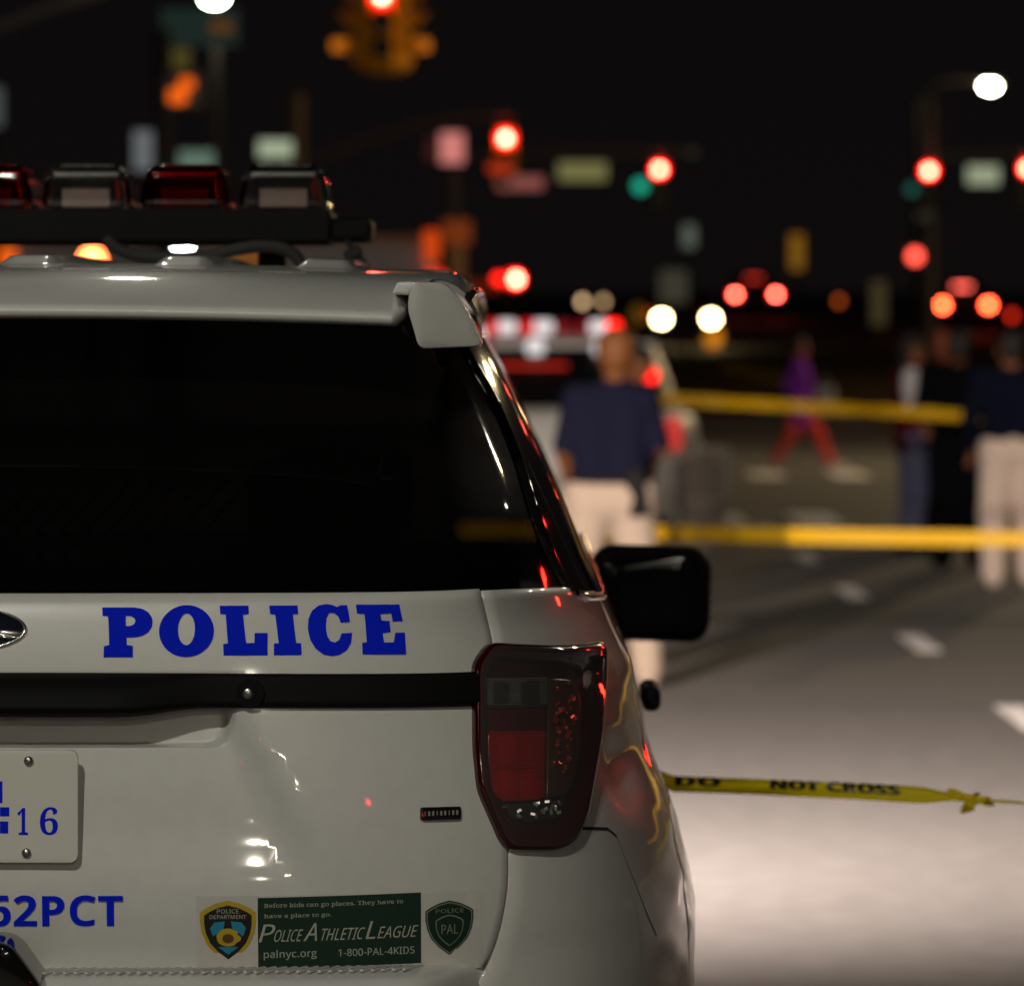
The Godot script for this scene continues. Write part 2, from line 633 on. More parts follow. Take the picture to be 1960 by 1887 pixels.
func flat_on(poly: Array, at: Callable) -> Geo:                  # a flat outline laid on a curved panel
	var g := Geo.new()
	var flat := PackedVector2Array(poly)
	var idx := Geometry2D.triangulate_polygon(flat)
	for i in range(0, idx.size(), 3):
		var n := 4                                         # small triangles, so that the film follows the panel
		var q := func(u: int, w: int) -> Vector3:
			var p: Vector2 = flat[idx[i]] + (flat[idx[i + 1]] - flat[idx[i]]) * u / n + (flat[idx[i + 2]] - flat[idx[i]]) * w / n
			return at.call(p.x, p.y)
		for u in n:
			for w in n - u:
				g.tri(q.call(u, w), q.call(u + 1, w), q.call(u, w + 1))
				if u + w < n - 1: g.tri(q.call(u + 1, w), q.call(u + 1, w + 1), q.call(u, w + 1))
	for i in range(0, g.n.size(), 3):
		if g.n[i].z < 0.0:
			var t := g.v[i + 1]; g.v[i + 1] = g.v[i + 2]; g.v[i + 2] = t
			for k in 3: g.n[i + k] = -g.n[i + k]
	return g


func text_on(parent: Node, called: String, text: String, f: Font, x0: float, x1: float, y0: float, y1: float, m: Material, at: Callable, lean := 0.0) -> MeshInstance3D:
	var t := words(text, f)
	var b := t.get_aabb()
	var g := Geo.new()
	g.add_mesh(t, func(p: Vector3) -> Vector3:
		var u := (p.x - b.position.x) / b.size.x
		var w := (p.y - b.position.y) / b.size.y
		return at.call(lerpf(x0, x1, u) + (w - 0.5) * lean * (y1 - y0), lerpf(y0, y1, w), 0.0006 if p.z > 0.0 else 0.0))
	return obj(called, g, m, parent)


func wheel_arch(l: float) -> float:
	var y := 0.30
	for c in [1.12, 3.98]:
		var d := absf(l - c)
		if d < 0.45: y = maxf(y, 0.36 + sqrt(0.45 * 0.45 - d * d) * 0.93)
	return y


const ROOF := [[0.18, 1.690], [0.25, 1.708], [0.33, 1.724], [0.45, 1.740], [0.80, 1.757], [1.2, 1.765], [2.0, 1.768], [2.6, 1.752], [2.95, 1.715]]


func roof_pt(s: float, l: float, sink := 0.0) -> Vector3:
	var we := lerpf(0.60, 0.635, smoothstep(0.18, 0.7, l))
	var b := table(ROOF, l)
	var a := absf(s)
	var x := minf(a / 0.85, 1.0) * we
	var y := b - 0.012 * pow(x / we, 2.0) - sink
	for r in [0.0, 0.235, 0.45]:
		y += 0.013 * smoothstep(0.046, 0.030, absf(x - r)) * smoothstep(0.72, 0.86, l) * smoothstep(2.7, 2.5, l)
	if a > 0.85:
		var t := (a - 0.85) / 0.15 * PI / 2
		x = we + sin(t) * (0.690 - we)
		y -= (1.0 - cos(t)) * (b - 0.012 - 1.645)
	return Vector3(x * signf(s), y, -l)


func make_suv() -> Node3D:
	var car := thing("police_vehicle", "white police utility vehicle with roof light bar, close in the foreground", "police vehicle", CAR)
	var on := func(x: float, y: float, out: float) -> Vector3: return tail_out(x, y, out)
	var here := func(u: float, v: float, l: float) -> Vector3: return spot(u, v, l - CAR.z) - CAR

	# liftgate
	var ys := []
	for i in 15: ys.append(lerpf(0.79, 1.085, i / 14.0))
	ys += [1.0885, 1.0905, 1.092, 1.0935, 1.095, 1.0965, 1.098, 1.102]
	for i in 16: ys.append(lerpf(1.11, 1.298, i / 15.0))
	var rows := []
	for y in ys:
		var line := []
		var half := table(GATE, y)
		for e in [-0.016, -0.006]: line.append(tail_out(-half, y, e))
		for i in 141:
			var x := lerpf(-half, half, i / 140.0)
			var p := tail_pt(x, y)
			p.z -= dent(x, y)
			line.append(p)
		for e in [-0.006, -0.016]: line.append(tail_out(half, y, e))
		rows.append(line)
	var top := []
	for p in rows[-1]: top.append(p + Vector3(0, 0.002, -0.014))
	rows.append(top)
	var g := Geo.new()
	g.grid(rows)
	var gate := obj("liftgate", g, M.paint, car)

	# dark shell behind the panel gaps
	rows = []
	for i in 12:
		var y := lerpf(0.40, 1.295, i / 11.0)
		var line := []
		for k in 41: line.append(tail_out(lerpf(-0.93, 0.93, k / 40.0) * table(WIDTH, y), y, -0.03) + Vector3(0, 0, -0.055 if absf(k - 20) < 9 else 0.0))
		rows.append(line)
	g = Geo.new(); g.grid(rows)
	obj("inner_shell", g, M.void, car)

	# quarter panels, right then left
	rows = []
	for i in 76:
		var f := i / 75.0
		var line := []
		for k in 65:
			var c := k / 64.0
			var th_low := lerpf(turn_of(table(GATE, 0.7), 0.7), PI / 2, c)
			var y := lerpf(wheel_arch(-turned(th_low, 0.7).z), belt(-turned(th_low, 1.27).z), f)
			var th := lerpf(turn_of(table(GATE, y) + 0.0045, y), PI / 2, pow(c, 0.8))
			if k == 0: line.append(turned_out(th, y, -0.014))
			line.append(turned(th, y))
		rows.append(line)
	top = []
	for p in rows[-1]: top.append(p + Vector3(-0.006, 0.001, -0.012))
	rows.append(top)
	g = Geo.new(); g.grid(rows)
	obj("quarter_panel", g, M.paint, car)
	obj("quarter_panel", mirrored(g), M.paint, car)
	# seam between bumper corner and quarter panel
	var seam := [[0.8271, 0.9652], [0.8495, 0.9611], [0.8670, 0.9566], [0.8801, 0.9436], [0.8914, 0.9127], [0.9067, 0.8731], [0.9225, 0.8324], [0.9387, 0.7896]]
	for sgn in [1.0, -1.0]:
		rows = []
		for s in seam:
			var th := turn_of(s[0], s[1])
			rows.append([turned_out(th, s[1] + 0.0022, 0.0007), turned_out(th, s[1] - 0.0022, 0.0007)])
		g = Geo.new(); g.grid(rows)
		obj("panel_seam", g if sgn > 0 else mirrored(g), M.void, car)

	# sides, hood and nose
	rows = []
	for i in 40:
		var l := lerpf(1.05, 4.88, i / 39.0)
		var line := []
		var roofline := lerpf(1.2433, 1.10, smoothstep(3.25, 3.75, l)) - 0.13 * smoothstep(3.7, 4.9, l)
		for k in 16:
			var y := lerpf(wheel_arch(l), roofline, k / 15.0)
			var x := table(WIDTH, y) + relief(l, y) - 0.30 * pow(maxf(0.0, (l - 3.9) / 1.0), 2.4)
			if l > 3.4: x = minf(x, 0.96 - 0.30 * pow(maxf(0.0, (l - 3.9) / 1.0), 2.4))
			line.append(Vector3(x, y, -l))
		rows.append(line)
	g = Geo.new(); g.grid(rows)
	obj("side_panel", g, M.paint, car)
	obj("side_panel", mirrored(g), M.paint, car)
	var hood := []
	for i in 14:
		var l := lerpf(3.45, 4.88, i / 13.0)
		var y := lerpf(1.2433, 1.10, smoothstep(3.25, 3.75, l)) - 0.13 * smoothstep(3.7, 4.9, l)
		var x := minf(table(WIDTH, y), 0.96) - 0.30 * pow(maxf(0.0, (l - 3.9) / 1.0), 2.4)
		var line := []
		for k in 15:
			var q := k / 7.0 - 1.0
			line.append(Vector3(x * q, y + 0.05 * (1.0 - q * q), -l))
		hood.append(line)
	g = Geo.new(); g.grid(hood)
	obj("hood", g, M.paint, car)
	var nose := [hood[13]]
	for st in [[0.02, 0.9], [0.05, 0.7], [0.04, 0.5], [0.0, 0.3]]:
		var line := []
		for p in hood[13]: line.append(Vector3(p.x * 0.98, st[1], p.z - st[0] - 0.05 * (1.0 - pow(p.x / 0.7, 2.0))))
		nose.append(line)
	g = Geo.new(); g.grid(nose)
	obj("front_bumper", g, M.paint, car)

	# rear window, corner pillars, side windows, windscreen
	rows = []
	var edge_band := []
	for i in 24:
		var y := lerpf(1.302, 1.70, i / 23.0)
		var line := []
		var half := table(GLASS, y)
		for k in 81:
			var x := lerpf(-half, half, k / 80.0)
			var yy := lerpf(belt(-tail_pt(x, 1.28).z) + 0.003, 1.70, i / 23.0)
			var hh := table(GLASS, yy)
			line.append(tail_out(lerpf(-hh, hh, k / 80.0), yy, -0.006))
		rows.append(line)
		var band := []
		for k in 40:
			var f := pow(k / 39.0, 0.85)
			var yy := lerpf(belt(-turned(lerpf(turn_of(table(GLASS, 1.28), 1.28), PI / 2, f), 1.28).z) + 0.003, 1.70, i / 23.0)
			var th := lerpf(turn_of(table(GLASS, yy) + 0.003, yy), PI / 2, f)
			if k == 0: band.append(turned_out(th, yy, -0.012))
			band.append(turned_out(th, yy, 0.002))
		edge_band.append(band)
	g = Geo.new(); g.grid(rows)
	obj("rear_window", g, M.tint, car)
	g = Geo.new(); g.grid(edge_band)
	obj("corner_pillar", g, M.gloss_black, car)
	obj("corner_pillar", mirrored(g), M.gloss_black, car)
	rows = []
	for i in 12:
		var y := lerpf(1.247, 1.655, i / 11.0)
		var line := []
		for k in 14:
			line.append(Vector3(table(WIDTH, y) - 0.004, y, -lerpf(1.05, 3.35 - (y - 1.30) * 1.1, k / 13.0)))
		rows.append(line)
	g = Geo.new(); g.grid(rows)
	obj("side_window", g, M.side_glass, car)
	obj("side_window", mirrored(g), M.side_glass, car)
	rows = []
	for i in 8:
		var f := i / 7.0
		var line := []
		for k in 17:
			var q := k / 8.0 - 1.0
			line.append(Vector3(q * lerpf(0.84, 0.62, f), lerpf(1.18, 1.70, f), -lerpf(3.50, 2.95, f) - 0.10 * (1.0 - q * q)))
		rows.append(line)
	g = Geo.new(); g.grid(rows)
	obj("windscreen", g, M.windscreen, car)
	g = Geo.new()
	g.tube([turned_out(turn_of(0.826, 1.275), 1.2745, 0.002), turned_out(PI / 2 - 0.45, 1.262, 0.003), turned_out(PI / 2 - 0.2, 1.25, 0.004), Vector3(0.877, 1.2445, -1.05), Vector3(0.877, 1.2445, -3.2)], 0.005, 6)
	obj("window_trim", g, M.gloss_black, car)
	obj("window_trim", mirrored(g), M.gloss_black, car)

	# roof with pressed ribs, its tail turned down into a spoiler
	rows = []
	var ls := [0.33, 0.21, 0.186, 0.178, 0.176, 0.1765, 0.18, 0.19, 0.205, 0.23, 0.28, 0.34, 0.42, 0.5, 0.6, 0.68]
	var sinks := [0.035, 0.024, 0.020, 0.014, 0.009, 0.005, 0.001]
	for i in 14: ls.append(0.72 + i * 0.012)
	for i in 20: ls.append(lerpf(0.92, 2.95, i / 19.0))
	for i in ls.size():
		var line := []
		for k in 181:
			var l: float = ls[i]
			var s := k / 90.0 - 1.0
			var p := roof_pt(s, maxf(l, 0.18) if i < 7 and i > 0 else l, sinks[i] if i < 7 else 0.0)
			if i < 7 and i > 0: p.z = -l
			if l < 0.5:                                          # the lip ends where the fins begin
				var back := smoothstep(0.815, 0.845, absf(s))
				p = p.lerp(roof_pt(s, 0.5 - (0.5 - l) * 0.06, (0.012 if i == 0 else 0.0)), back)
			line.append(p)
		rows.append(line)
	g = Geo.new(); g.grid(rows)
	var roof := obj("roof", g, M.paint, car)
	# spoiler end fins beside the glass
	var fin := rounded([Vector2(0.592, 1.722), Vector2(0.640, 1.722), Vector2(0.668, 1.690), Vector2(0.694, 1.633), Vector2(0.604, 1.629), Vector2(0.588, 1.685)], 0.011, 4)
	var fin_at := func(x: float, y: float, l: float) -> Vector3: return Vector3(x, y, -l - (1.722 - y) * 0.12 - maxf(0.0, x - 0.60) * 0.55)
	g = blob(fin, [[0.9, 0.44], [1.0, 0.42], [1.0, 0.200], [0.988, 0.192], [0.96, 0.188], [0.7, 0.187], [0.4, 0.186], [0.0, 0.186]], fin_at)
	obj("spoiler_fin", g, M.paint, car)
	obj("spoiler_fin", mirrored(g), M.paint, car)
	g = blob(rounded([Vector2(0.574, 1.7215), Vector2(0.5975, 1.7225), Vector2(0.5905, 1.7045), Vector2(0.567, 1.7055)], 0.004, 3), [[0.9, 0.46], [1.0, 0.44], [1.0, 0.199], [0.97, 0.195], [0.5, 0.194], [0.0, 0.194]], fin_at)
	obj("spoiler_joint", g, M.plastic_white, car)
	obj("spoiler_joint", mirrored(g), M.plastic_white, car)
	g = Geo.new()
	rows = []
	for i in 20:
		var l := lerpf(0.45, 2.9, i / 19.0)
		var p := roof_pt(0.93, l)
		rows.append(p + Vector3(0.0, 0.004, 0))
	g.tube(rows, 0.007, 6)
	obj("roof_moulding", g, M.gloss_black, car)
	obj("roof_moulding", mirrored(g), M.gloss_black, car)
	g = Geo.new()
	g.rbox(Vector3(0, 1.677, -0.255), Vector3(0.30, 0.014, 0.03), 0.006)
	obj("high_brake_lamp", g, M.lamp_red, car)

	for sgn in [-1.0, 1.0]:
		g = Geo.new()
		g.rbox(Vector3(0.70 * sgn, 0.86, -4.93), Vector3(0.26, 0.13, 0.10), 0.04)
		obj("head_lamp", g, M.head_lamp_near, car)
		var hl := SpotLight3D.new()
		hl.name = "head_light"
		hl.light_color = Color(1.0, 0.95, 0.88)
		hl.light_energy = 30.0
		hl.light_size = 0.06
		hl.spot_range = 120.0
		hl.spot_attenuation = 2.0
		hl.spot_angle = 24.0
		hl.spot_angle_attenuation = 0.9
		hl.shadow_enabled = true
		car.add_child(hl, true)
		hl.position = Vector3(0.70 * sgn, 0.86, -5.02)
		hl.rotation_degrees = Vector3(-3.0, -6.0, 0)

	# black trim bar with the handle bulge, and its button
	var bar_rows := []
	for i in 97:
		var x := lerpf(-0.683, 0.683, i / 96.0)
		var drop := 0.0066 * pow(x / 0.683, 2.0)
		var lo := 1.148 - 0.85 * drop - 0.014 * smoothstep(0.33, 0.20, absf(x))
		var hi := 1.194 - drop
		var out := 0.012 + 0.03 * smoothstep(0.34, 0.2, absf(x))
		var line := [tail_out(x, lo + 0.004, -0.03), tail_out(x, lo, out * 0.5)]
		for q in [[0.08, 0.9], [0.2, 1.0], [0.5, 0.8], [0.8, 0.62]]: line.append(tail_out(x, lerpf(lo, hi, q[0]), lerpf(0.012, out, q[1])))
		line += [tail_out(x, hi - 0.0015, 0.010), tail_out(x, hi, 0.006), tail_out(x, hi, -0.01)]
		bar_rows.append(line)
	g = Geo.new(); g.grid(bar_rows)
	var trim := obj("trim_bar", g, M.satin_black, car)
	g = Geo.new()
	var bp: Vector3 = tail_out(0.3803, 1.1655, 0.0112)
	g.tube([bp, bp + Vector3(0, 0, 0.006)], 0.019, 20)
	obj("camera_housing", g, M.satin_black, trim)
	g = Geo.new()
	g.ball(bp + Vector3(-0.003, 0.0, 0.006), Vector3(0.0075, 0.0075, 0.003), 8)
	obj("camera_lens", g, M.chrome_dull, trim)

	# oval badge
	var oval := []
	for i in 40: oval.append(Vector2(0.0795 * cos(TAU * i / 40), 1.2515 + 0.0285 * sin(TAU * i / 40)))
	g = blob(oval, [[1.0, -0.002], [1.0, 0.004], [0.97, 0.006], [0.92, 0.005]], on)
	var badge := obj("oval_badge", g, M.chrome, gate)
	g = blob(oval, [[0.92, 0.0052], [0.6, 0.0085], [0.3, 0.0098], [0.0, 0.0102]], on)
	obj("badge_face", g, M.badge_dark, gate)

	# small dark name badge
	g = blob(denser(rounded([Vector2(0.6087, 0.994), Vector2(0.6626, 0.9935), Vector2(0.6626, 1.0105), Vector2(0.6087, 1.0115)], 0.003), 0.004), [[1.0, -0.002], [1.0, 0.004], [0.95, 0.0055], [0.5, 0.0058], [0.0, 0.006]], on)
	obj("name_badge", g, M.badge_black, gate)
	g = Geo.new()
	for i in 9:
		var c: Vector3 = tail_out(0.614 + i * 0.0053, 1.0027, 0.0062)
		g.box(c, Vector3(0.0028 if i % 3 else 0.0012, 0.006, 0.0012))
	obj("badge_lettering", g, M.chrome_dull, gate)

	# number plate
	var plate_at := func(x: float, y: float, out: float) -> Vector3: return Vector3(x, y, 0.006 + out)
	var pl := rounded([Vector2(-0.1524, 0.943), Vector2(0.1524, 0.943), Vector2(0.1524, 1.0935), Vector2(-0.1524, 1.0935)], 0.012, 5)
	g = blob(denser(pl, 0.02), [[0.9, -0.006], [1.0, -0.004], [1.0, 0.0], [0.993, 0.0012], [0.9, 0.0013], [0.5, 0.0013], [0.0, 0.0013]], plate_at)
	var plate := obj("number_plate", g, M.plate, car)
	text_on(plate, "digit", "1", font("Droid Serif", 700), 0.0715, 0.0855, 0.9805, 1.0165, M.ink, plate_at).position.z = 0.0015
	text_on(plate, "digit", "6", font("Droid Serif", 700), 0.1015, 0.1255, 0.9805, 1.0175, M.ink, plate_at).position.z = 0.0015
	for b in [[0.0480, 0.9825, 0.0590, 0.9985], [0.0480, 1.0055, 0.0605, 1.0175], [0.047, 1.023, 0.0512, 1.052]]:
		g = Geo.new()
		g.box(Vector3((b[0] + b[2]) / 2, (b[1] + b[3]) / 2, 0.0078), Vector3(b[2] - b[0], b[3] - b[1], 0.0008))
		obj("plate_mark", g, M.ink, plate)
	for s in [[0.0865, 1.0795], [0.0835, 0.9565], [-0.0865, 1.0795], [-0.0835, 0.9565]]:
		g = Geo.new()
		g.tube([Vector3(s[0], s[1], 0.006), Vector3(s[0], s[1], 0.0105)], 0.0065, 12)
		g.ball(Vector3(s[0], s[1], 0.0105), Vector3(0.006, 0.006, 0.003), 6)
		obj("plate_screw", g, M.chrome_dull, plate)

	# lettering and stickers on the gate
	var ink_at := func(x: float, y: float) -> Vector3: return tail_out(0.1793 + (x - 120.0) * 0.000238, 1.2824 - (y - 112.0) * 0.0002418, 0.0016)
	var letters := {
		"P": [[Vector2(120, 120), Vector2(300, 120), Vector2(350, 128), Vector2(385, 148), Vector2(403, 175), Vector2(408, 195), Vector2(311, 195), Vector2(306, 180), Vector2(285, 167), Vector2(255, 165), Vector2(256, 195), Vector2(158, 195), Vector2(155, 168), Vector2(124, 165)],
			[Vector2(158, 195), Vector2(256, 195), Vector2(258, 222), Vector2(285, 221), Vector2(304, 210), Vector2(311, 195), Vector2(408, 195), Vector2(404, 225), Vector2(385, 255), Vector2(350, 275), Vector2(310, 283), Vector2(262, 284), Vector2(264, 325), Vector2(298, 330), Vector2(300, 392), Vector2(134, 392), Vector2(135, 332), Vector2(165, 325)]],
		"L": [[Vector2(785, 112), Vector2(948, 112), Vector2(950, 158), Vector2(918, 160), Vector2(938, 318), Vector2(985, 316), Vector2(985, 262), Vector2(1058, 262), Vector2(1060, 384), Vector2(812, 384), Vector2(808, 322), Vector2(835, 318), Vector2(820, 160), Vector2(790, 158)]],
		"I": [[Vector2(1065, 112), Vector2(1225, 112), Vector2(1230, 158), Vector2(1200, 160), Vector2(1220, 318), Vector2(1248, 320), Vector2(1252, 384), Vector2(1095, 384), Vector2(1095, 320), Vector2(1122, 318), Vector2(1100, 160), Vector2(1072, 158)]],
		"C": [[Vector2(1448, 122), Vector2(1470, 112), Vector2(1505, 112), Vector2(1524, 205), Vector2(1470, 208), Vector2(1455, 172), Vector2(1432, 154), Vector2(1405, 154), Vector2(1390, 180), Vector2(1386, 230), Vector2(1395, 282), Vector2(1414, 310), Vector2(1440, 318), Vector2(1464, 302), Vector2(1475, 268), Vector2(1535, 265), Vector2(1530, 318), Vector2(1507, 358), Vector2(1468, 384), Vector2(1425, 391), Vector2(1376, 383), Vector2(1330, 350), Vector2(1299, 300), Vector2(1285, 240), Vector2(1289, 185), Vector2(1309, 140), Vector2(1345, 113), Vector2(1385, 105), Vector2(1420, 109)]],
		"E": [[Vector2(1555, 110), Vector2(1800, 112), Vector2(1820, 205), Vector2(1762, 205), Vector2(1755, 160), Vector2(1693, 162), Vector2(1700, 200), Vector2(1745, 203), Vector2(1752, 265), Vector2(1708, 270), Vector2(1715, 322), Vector2(1770, 322), Vector2(1778, 270), Vector2(1832, 270), Vector2(1840, 390), Vector2(1595, 385), Vector2(1592, 322), Vector2(1618, 318), Vector2(1605, 162), Vector2(1562, 158)]],
	}
	for key in ["P", "O", "L", "I", "C", "E"]:
		g = Geo.new()
		if key == "O":
			rows = []
			for i in 41:
				var a := TAU * i / 40
				rows.append([ink_at.call(600 + 155 * cos(a), 250 + 142 * sin(a)), ink_at.call(600 + 100 * cos(a), 245 + 115 * sin(a)), ink_at.call(600 + 48 * cos(a), 240 + 87 * sin(a))])
			g.grid(rows)
		else:
			for poly in letters[key]:
				var f := flat_on(poly, ink_at)
				g.v.append_array(f.v); g.n.append_array(f.n)
		obj("letter", g, M.ink, gate)
	var sticker := func(x: float, y: float, out: float) -> Vector3: return tail_out(x, y, 0.0009 + out)
	text_on(gate, "precinct_lettering", "62PCT", M.font_bold, 0.030, 0.2112, 0.8565, 0.8985, M.ink, sticker)
	var lay := func(called: String, x0: float, y0: float, x1: float, y1: float, m: Material, out: float, skew := 0.0) -> MeshInstance3D:
		var r := []
		for i in 4:
			var line := []
			for k in 12: line.append(tail_out(lerpf(x0, x1, k / 11.0), lerpf(y0, y1, i / 3.0) + skew * (k / 11.0), out))
			r.append(line)
		var q := Geo.new(); q.grid(r)
		return obj(called, q, m, car)
	lay.call("sticker_backing", 0.309, 0.796, 0.692, 0.8965, M.sticker_grey, 0.0005)
	var green: MeshInstance3D = lay.call("league_sticker", 0.3915, 0.7965, 0.6099, 0.8935, M.sticker_green, 0.001, 0.004)
	var fs := font("Droid Serif", 400)
	var fi := font("Droid Sans", 400)
	var st2 := func(x: float, y: float, out: float) -> Vector3: return tail_out(x, y + (x - 0.39) * 0.018, 0.0014 + out)
	for w in [["Before kids can go places. They have to", 0.400, 0.586, 0.8785, 0.8860, fs, 0.0], ["have a place to go.", 0.400, 0.490, 0.8645, 0.8715, fs, 0.0],
			["P", 0.396, 0.413, 0.8335, 0.8575, fi, 0.3], ["OLICE", 0.414, 0.450, 0.8335, 0.8495, fi, 0.3], ["A", 0.456, 0.474, 0.8335, 0.8575, fi, 0.3], ["THLETIC", 0.4755, 0.533, 0.8335, 0.8495, fi, 0.3], ["L", 0.539, 0.5515, 0.8335, 0.8575, fi, 0.3], ["EAGUE", 0.5535, 0.6040, 0.8335, 0.8495, fi, 0.3],
			["palnyc.org", 0.399, 0.470, 0.808, 0.822, fi, 0.0], ["1-800-PAL-4KIDS", 0.499, 0.601, 0.8105, 0.8205, fi, 0.0]]:
		text_on(green, "sticker_lettering", w[0], w[5], w[1], w[2], w[3], w[4], M.sticker_white, st2, w[6])
	var shield := func(x: float, y: float, k: float) -> Array:
		var s := [Vector2(-1, 0.62), Vector2(-0.82, 0.74), Vector2(-0.45, 0.9), Vector2(0, 1.0), Vector2(0.45, 0.9), Vector2(0.82, 0.74), Vector2(1, 0.62), Vector2(1.0, 0.3), Vector2(0.93, -0.05), Vector2(0.75, -0.42), Vector2(0.42, -0.76), Vector2(0.0, -1.05), Vector2(-0.42, -0.76), Vector2(-0.75, -0.42), Vector2(-0.93, -0.05), Vector2(-1.0, 0.3)]
		var o := []
		for p in s: o.append(Vector2(x + p.x * 0.0375 * k, y + p.y * 0.0425 * k))
		return o
	var lift := func(h: float) -> Callable: return func(x: float, y: float) -> Vector3: return tail_out(x, y, h)
	var sh := obj("police_shield", flat_on(shield.call(0.3515, 0.8478, 1.0), lift.call(0.0011)), M.sticker_gold, car)
	obj("shield_field", flat_on(shield.call(0.3515, 0.8478, 0.85), lift.call(0.0015)), M.sticker_black, sh)
	for sg in [-1.0, 1.0]:
		obj("shield_panel", flat_on([Vector2(0.3515 + 0.004 * sg, 0.8625), Vector2(0.3515 + 0.018 * sg, 0.861), Vector2(0.3515 + 0.024 * sg, 0.853), Vector2(0.3515 + 0.020 * sg, 0.842), Vector2(0.3515 + 0.006 * sg, 0.852)], lift.call(0.0018)), M.sticker_cyan, sh)
	obj("shield_panel", flat_on([Vector2(0.338, 0.8275), Vector2(0.365, 0.8275), Vector2(0.3515, 0.8165)], lift.call(0.0018)), M.sticker_cyan, sh)
	var ring := []
	for i in 18: ring.append(Vector2(0.3515 + (0.0155 + 0.0022 * cos(i * 3.3)) * cos(TAU * i / 18), 0.8405 + 0.0125 * sin(TAU * i / 18)))
	obj("shield_seal", flat_on(ring, lift.call(0.0021)), M.sticker_gold, sh)
	ring = []
	for i in 12: ring.append(Vector2(0.3515 + 0.008 * cos(TAU * i / 12), 0.839 + 0.0065 * sin(TAU * i / 12)))
	obj("seal_centre", flat_on(ring, lift.call(0.0024)), M.sticker_brown, sh)
	text_on(sh, "shield_lettering", "POLICE", fi, 0.337, 0.366, 0.8735, 0.8790, M.sticker_white, func(x: float, y: float, o: float) -> Vector3: return tail_out(x, y, 0.0019 + o))
	text_on(sh, "shield_lettering", "DEPARTMENT", fi, 0.327, 0.376, 0.8660, 0.8710, M.sticker_white, func(x: float, y: float, o: float) -> Vector3: return tail_out(x, y, 0.0019 + o))
	sh = obj("league_shield", flat_on(shield.call(0.6479, 0.8485, 0.86), lift.call(0.0011)), M.sticker_green, car)
	obj("shield_rim", flat_on(shield.call(0.6479, 0.8485, 0.82), lift.call(0.0014)), M.sticker_pale, sh)
	obj("shield_field", flat_on(shield.call(0.6479, 0.8485, 0.78), lift.call(0.0017)), M.sticker_green, sh)
	obj("shield_rim", flat_on(shield.call(0.6479, 0.8450, 0.5), lift.call(0.0020)), M.sticker_pale, sh)
	obj("shield_field", flat_on(shield.call(0.6479, 0.8450, 0.46), lift.call(0.0023)), M.sticker_green, sh)
	var sl := func(x: float, y: float, o: float) -> Vector3: return tail_out(x, y, 0.0026 + o)
	text_on(sh, "shield_lettering", "POLICE", fi, 0.6295, 0.6665, 0.8687, 0.8740, M.sticker_pale, sl)
	text_on(sh, "shield_lettering", "PAL", fi, 0.637, 0.659, 0.8400, 0.8530, M.sticker_pale, sl)

	# tail lamps: a dark rim, coloured inner pieces, a clear cover
	var lamp := [Vector2(0.6781, 1.1574), Vector2(0.6772, 1.1992), Vector2(0.6971, 1.2264), Vector2(0.8587, 1.2020), Vector2(0.8642, 1.1922), Vector2(0.8626, 1.1527), Vector2(0.8536, 1.0832), Vector2(0.8309, 0.9764), Vector2(0.8167, 0.9482), Vector2(0.7919, 0.9398), Vector2(0.7259, 0.9471), Vector2(0.7152, 0.9604), Vector2(0.6848, 1.0307), Vector2(0.6790, 1.0879)]
	lamp = denser(rounded(lamp, 0.012, 3), 0.012)
	var lamp_parts := [
		["reverse_lens", [Vector2(0.6878, 1.1778), Vector2(0.7777, 1.1700), Vector2(0.7777, 1.1310), Vector2(0.6878, 1.1388)], "lens_grey_dim"],
		["upper_red_lens", [Vector2(0.6955, 1.1362), Vector2(0.7751, 1.1291), Vector2(0.7750, 1.0992), Vector2(0.6955, 1.1064)], "lamp_red_dim"],
		["stop_lens", [Vector2(0.6964, 1.1052), Vector2(0.7750, 1.0983), Vector2(0.7731, 1.0532), Vector2(0.6973, 1.0598)], "lamp_red_mid"],
		["lower_red_lens", [Vector2(0.6979, 1.0587), Vector2(0.7731, 1.0522), Vector2(0.7662, 1.0109), Vector2(0.7155, 1.0137), Vector2(0.7034, 1.0285)], "lamp_red"],
		["turn_lens", [Vector2(0.7792, 1.1690), Vector2(0.8064, 1.1645), Vector2(0.8210, 1.1491), Vector2(0.8250, 1.1303), Vector2(0.8220, 1.0640), Vector2(0.8148, 1.0316), Vector2(0.8031, 1.0128), Vector2(0.7763, 1.0113)], "lens_amber_dim"],
		["lower_clear_lens", [Vector2(0.7215, 1.0095), Vector2(0.8024, 1.0067), Vector2(0.7924, 0.9845), Vector2(0.7502, 0.9824), Vector2(0.7294, 0.9910)], "lens_grey_dim"],
	]
	for sgn in [1.0, -1.0]:
		var flip := func(q: Geo) -> Geo: return q if sgn > 0 else mirrored(q)
		g = blob(lamp, [[1.02, -0.02], [1.0, 0.004], [0.985, 0.0095], [0.95, 0.0125], [0.87, 0.0135], [0.86, 0.004], [0.6, 0.002], [0.3, 0.002], [0.0, 0.002]], on)
		var tl := obj("tail_lamp", flip.call(g), M.lamp_dark, car)
		for p in lamp_parts:
			g = blob(denser(p[1], 0.008), [[1.0, 0.002], [1.0, 0.006], [0.97, 0.0075], [0.6, 0.0085], [0.3, 0.0085], [0.0, 0.0085]], on)
			obj(p[0], flip.call(g), M[p[2]], tl)
		g = Geo.new()                                          # fine ribs moulded into the reversing lens and the lamp's side
		for i in 15: g.tube([tail_out(0.690, 1.1430 + i * 0.0024, 0.0085), tail_out(0.732, 1.1398 + i * 0.0024, 0.0088), tail_out(0.775, 1.1362 + i * 0.0024, 0.0085)], 0.0008, 4, false)
		obj("lens_ribs", flip.call(g), M.lens_grey, tl)
		g = Geo.new()
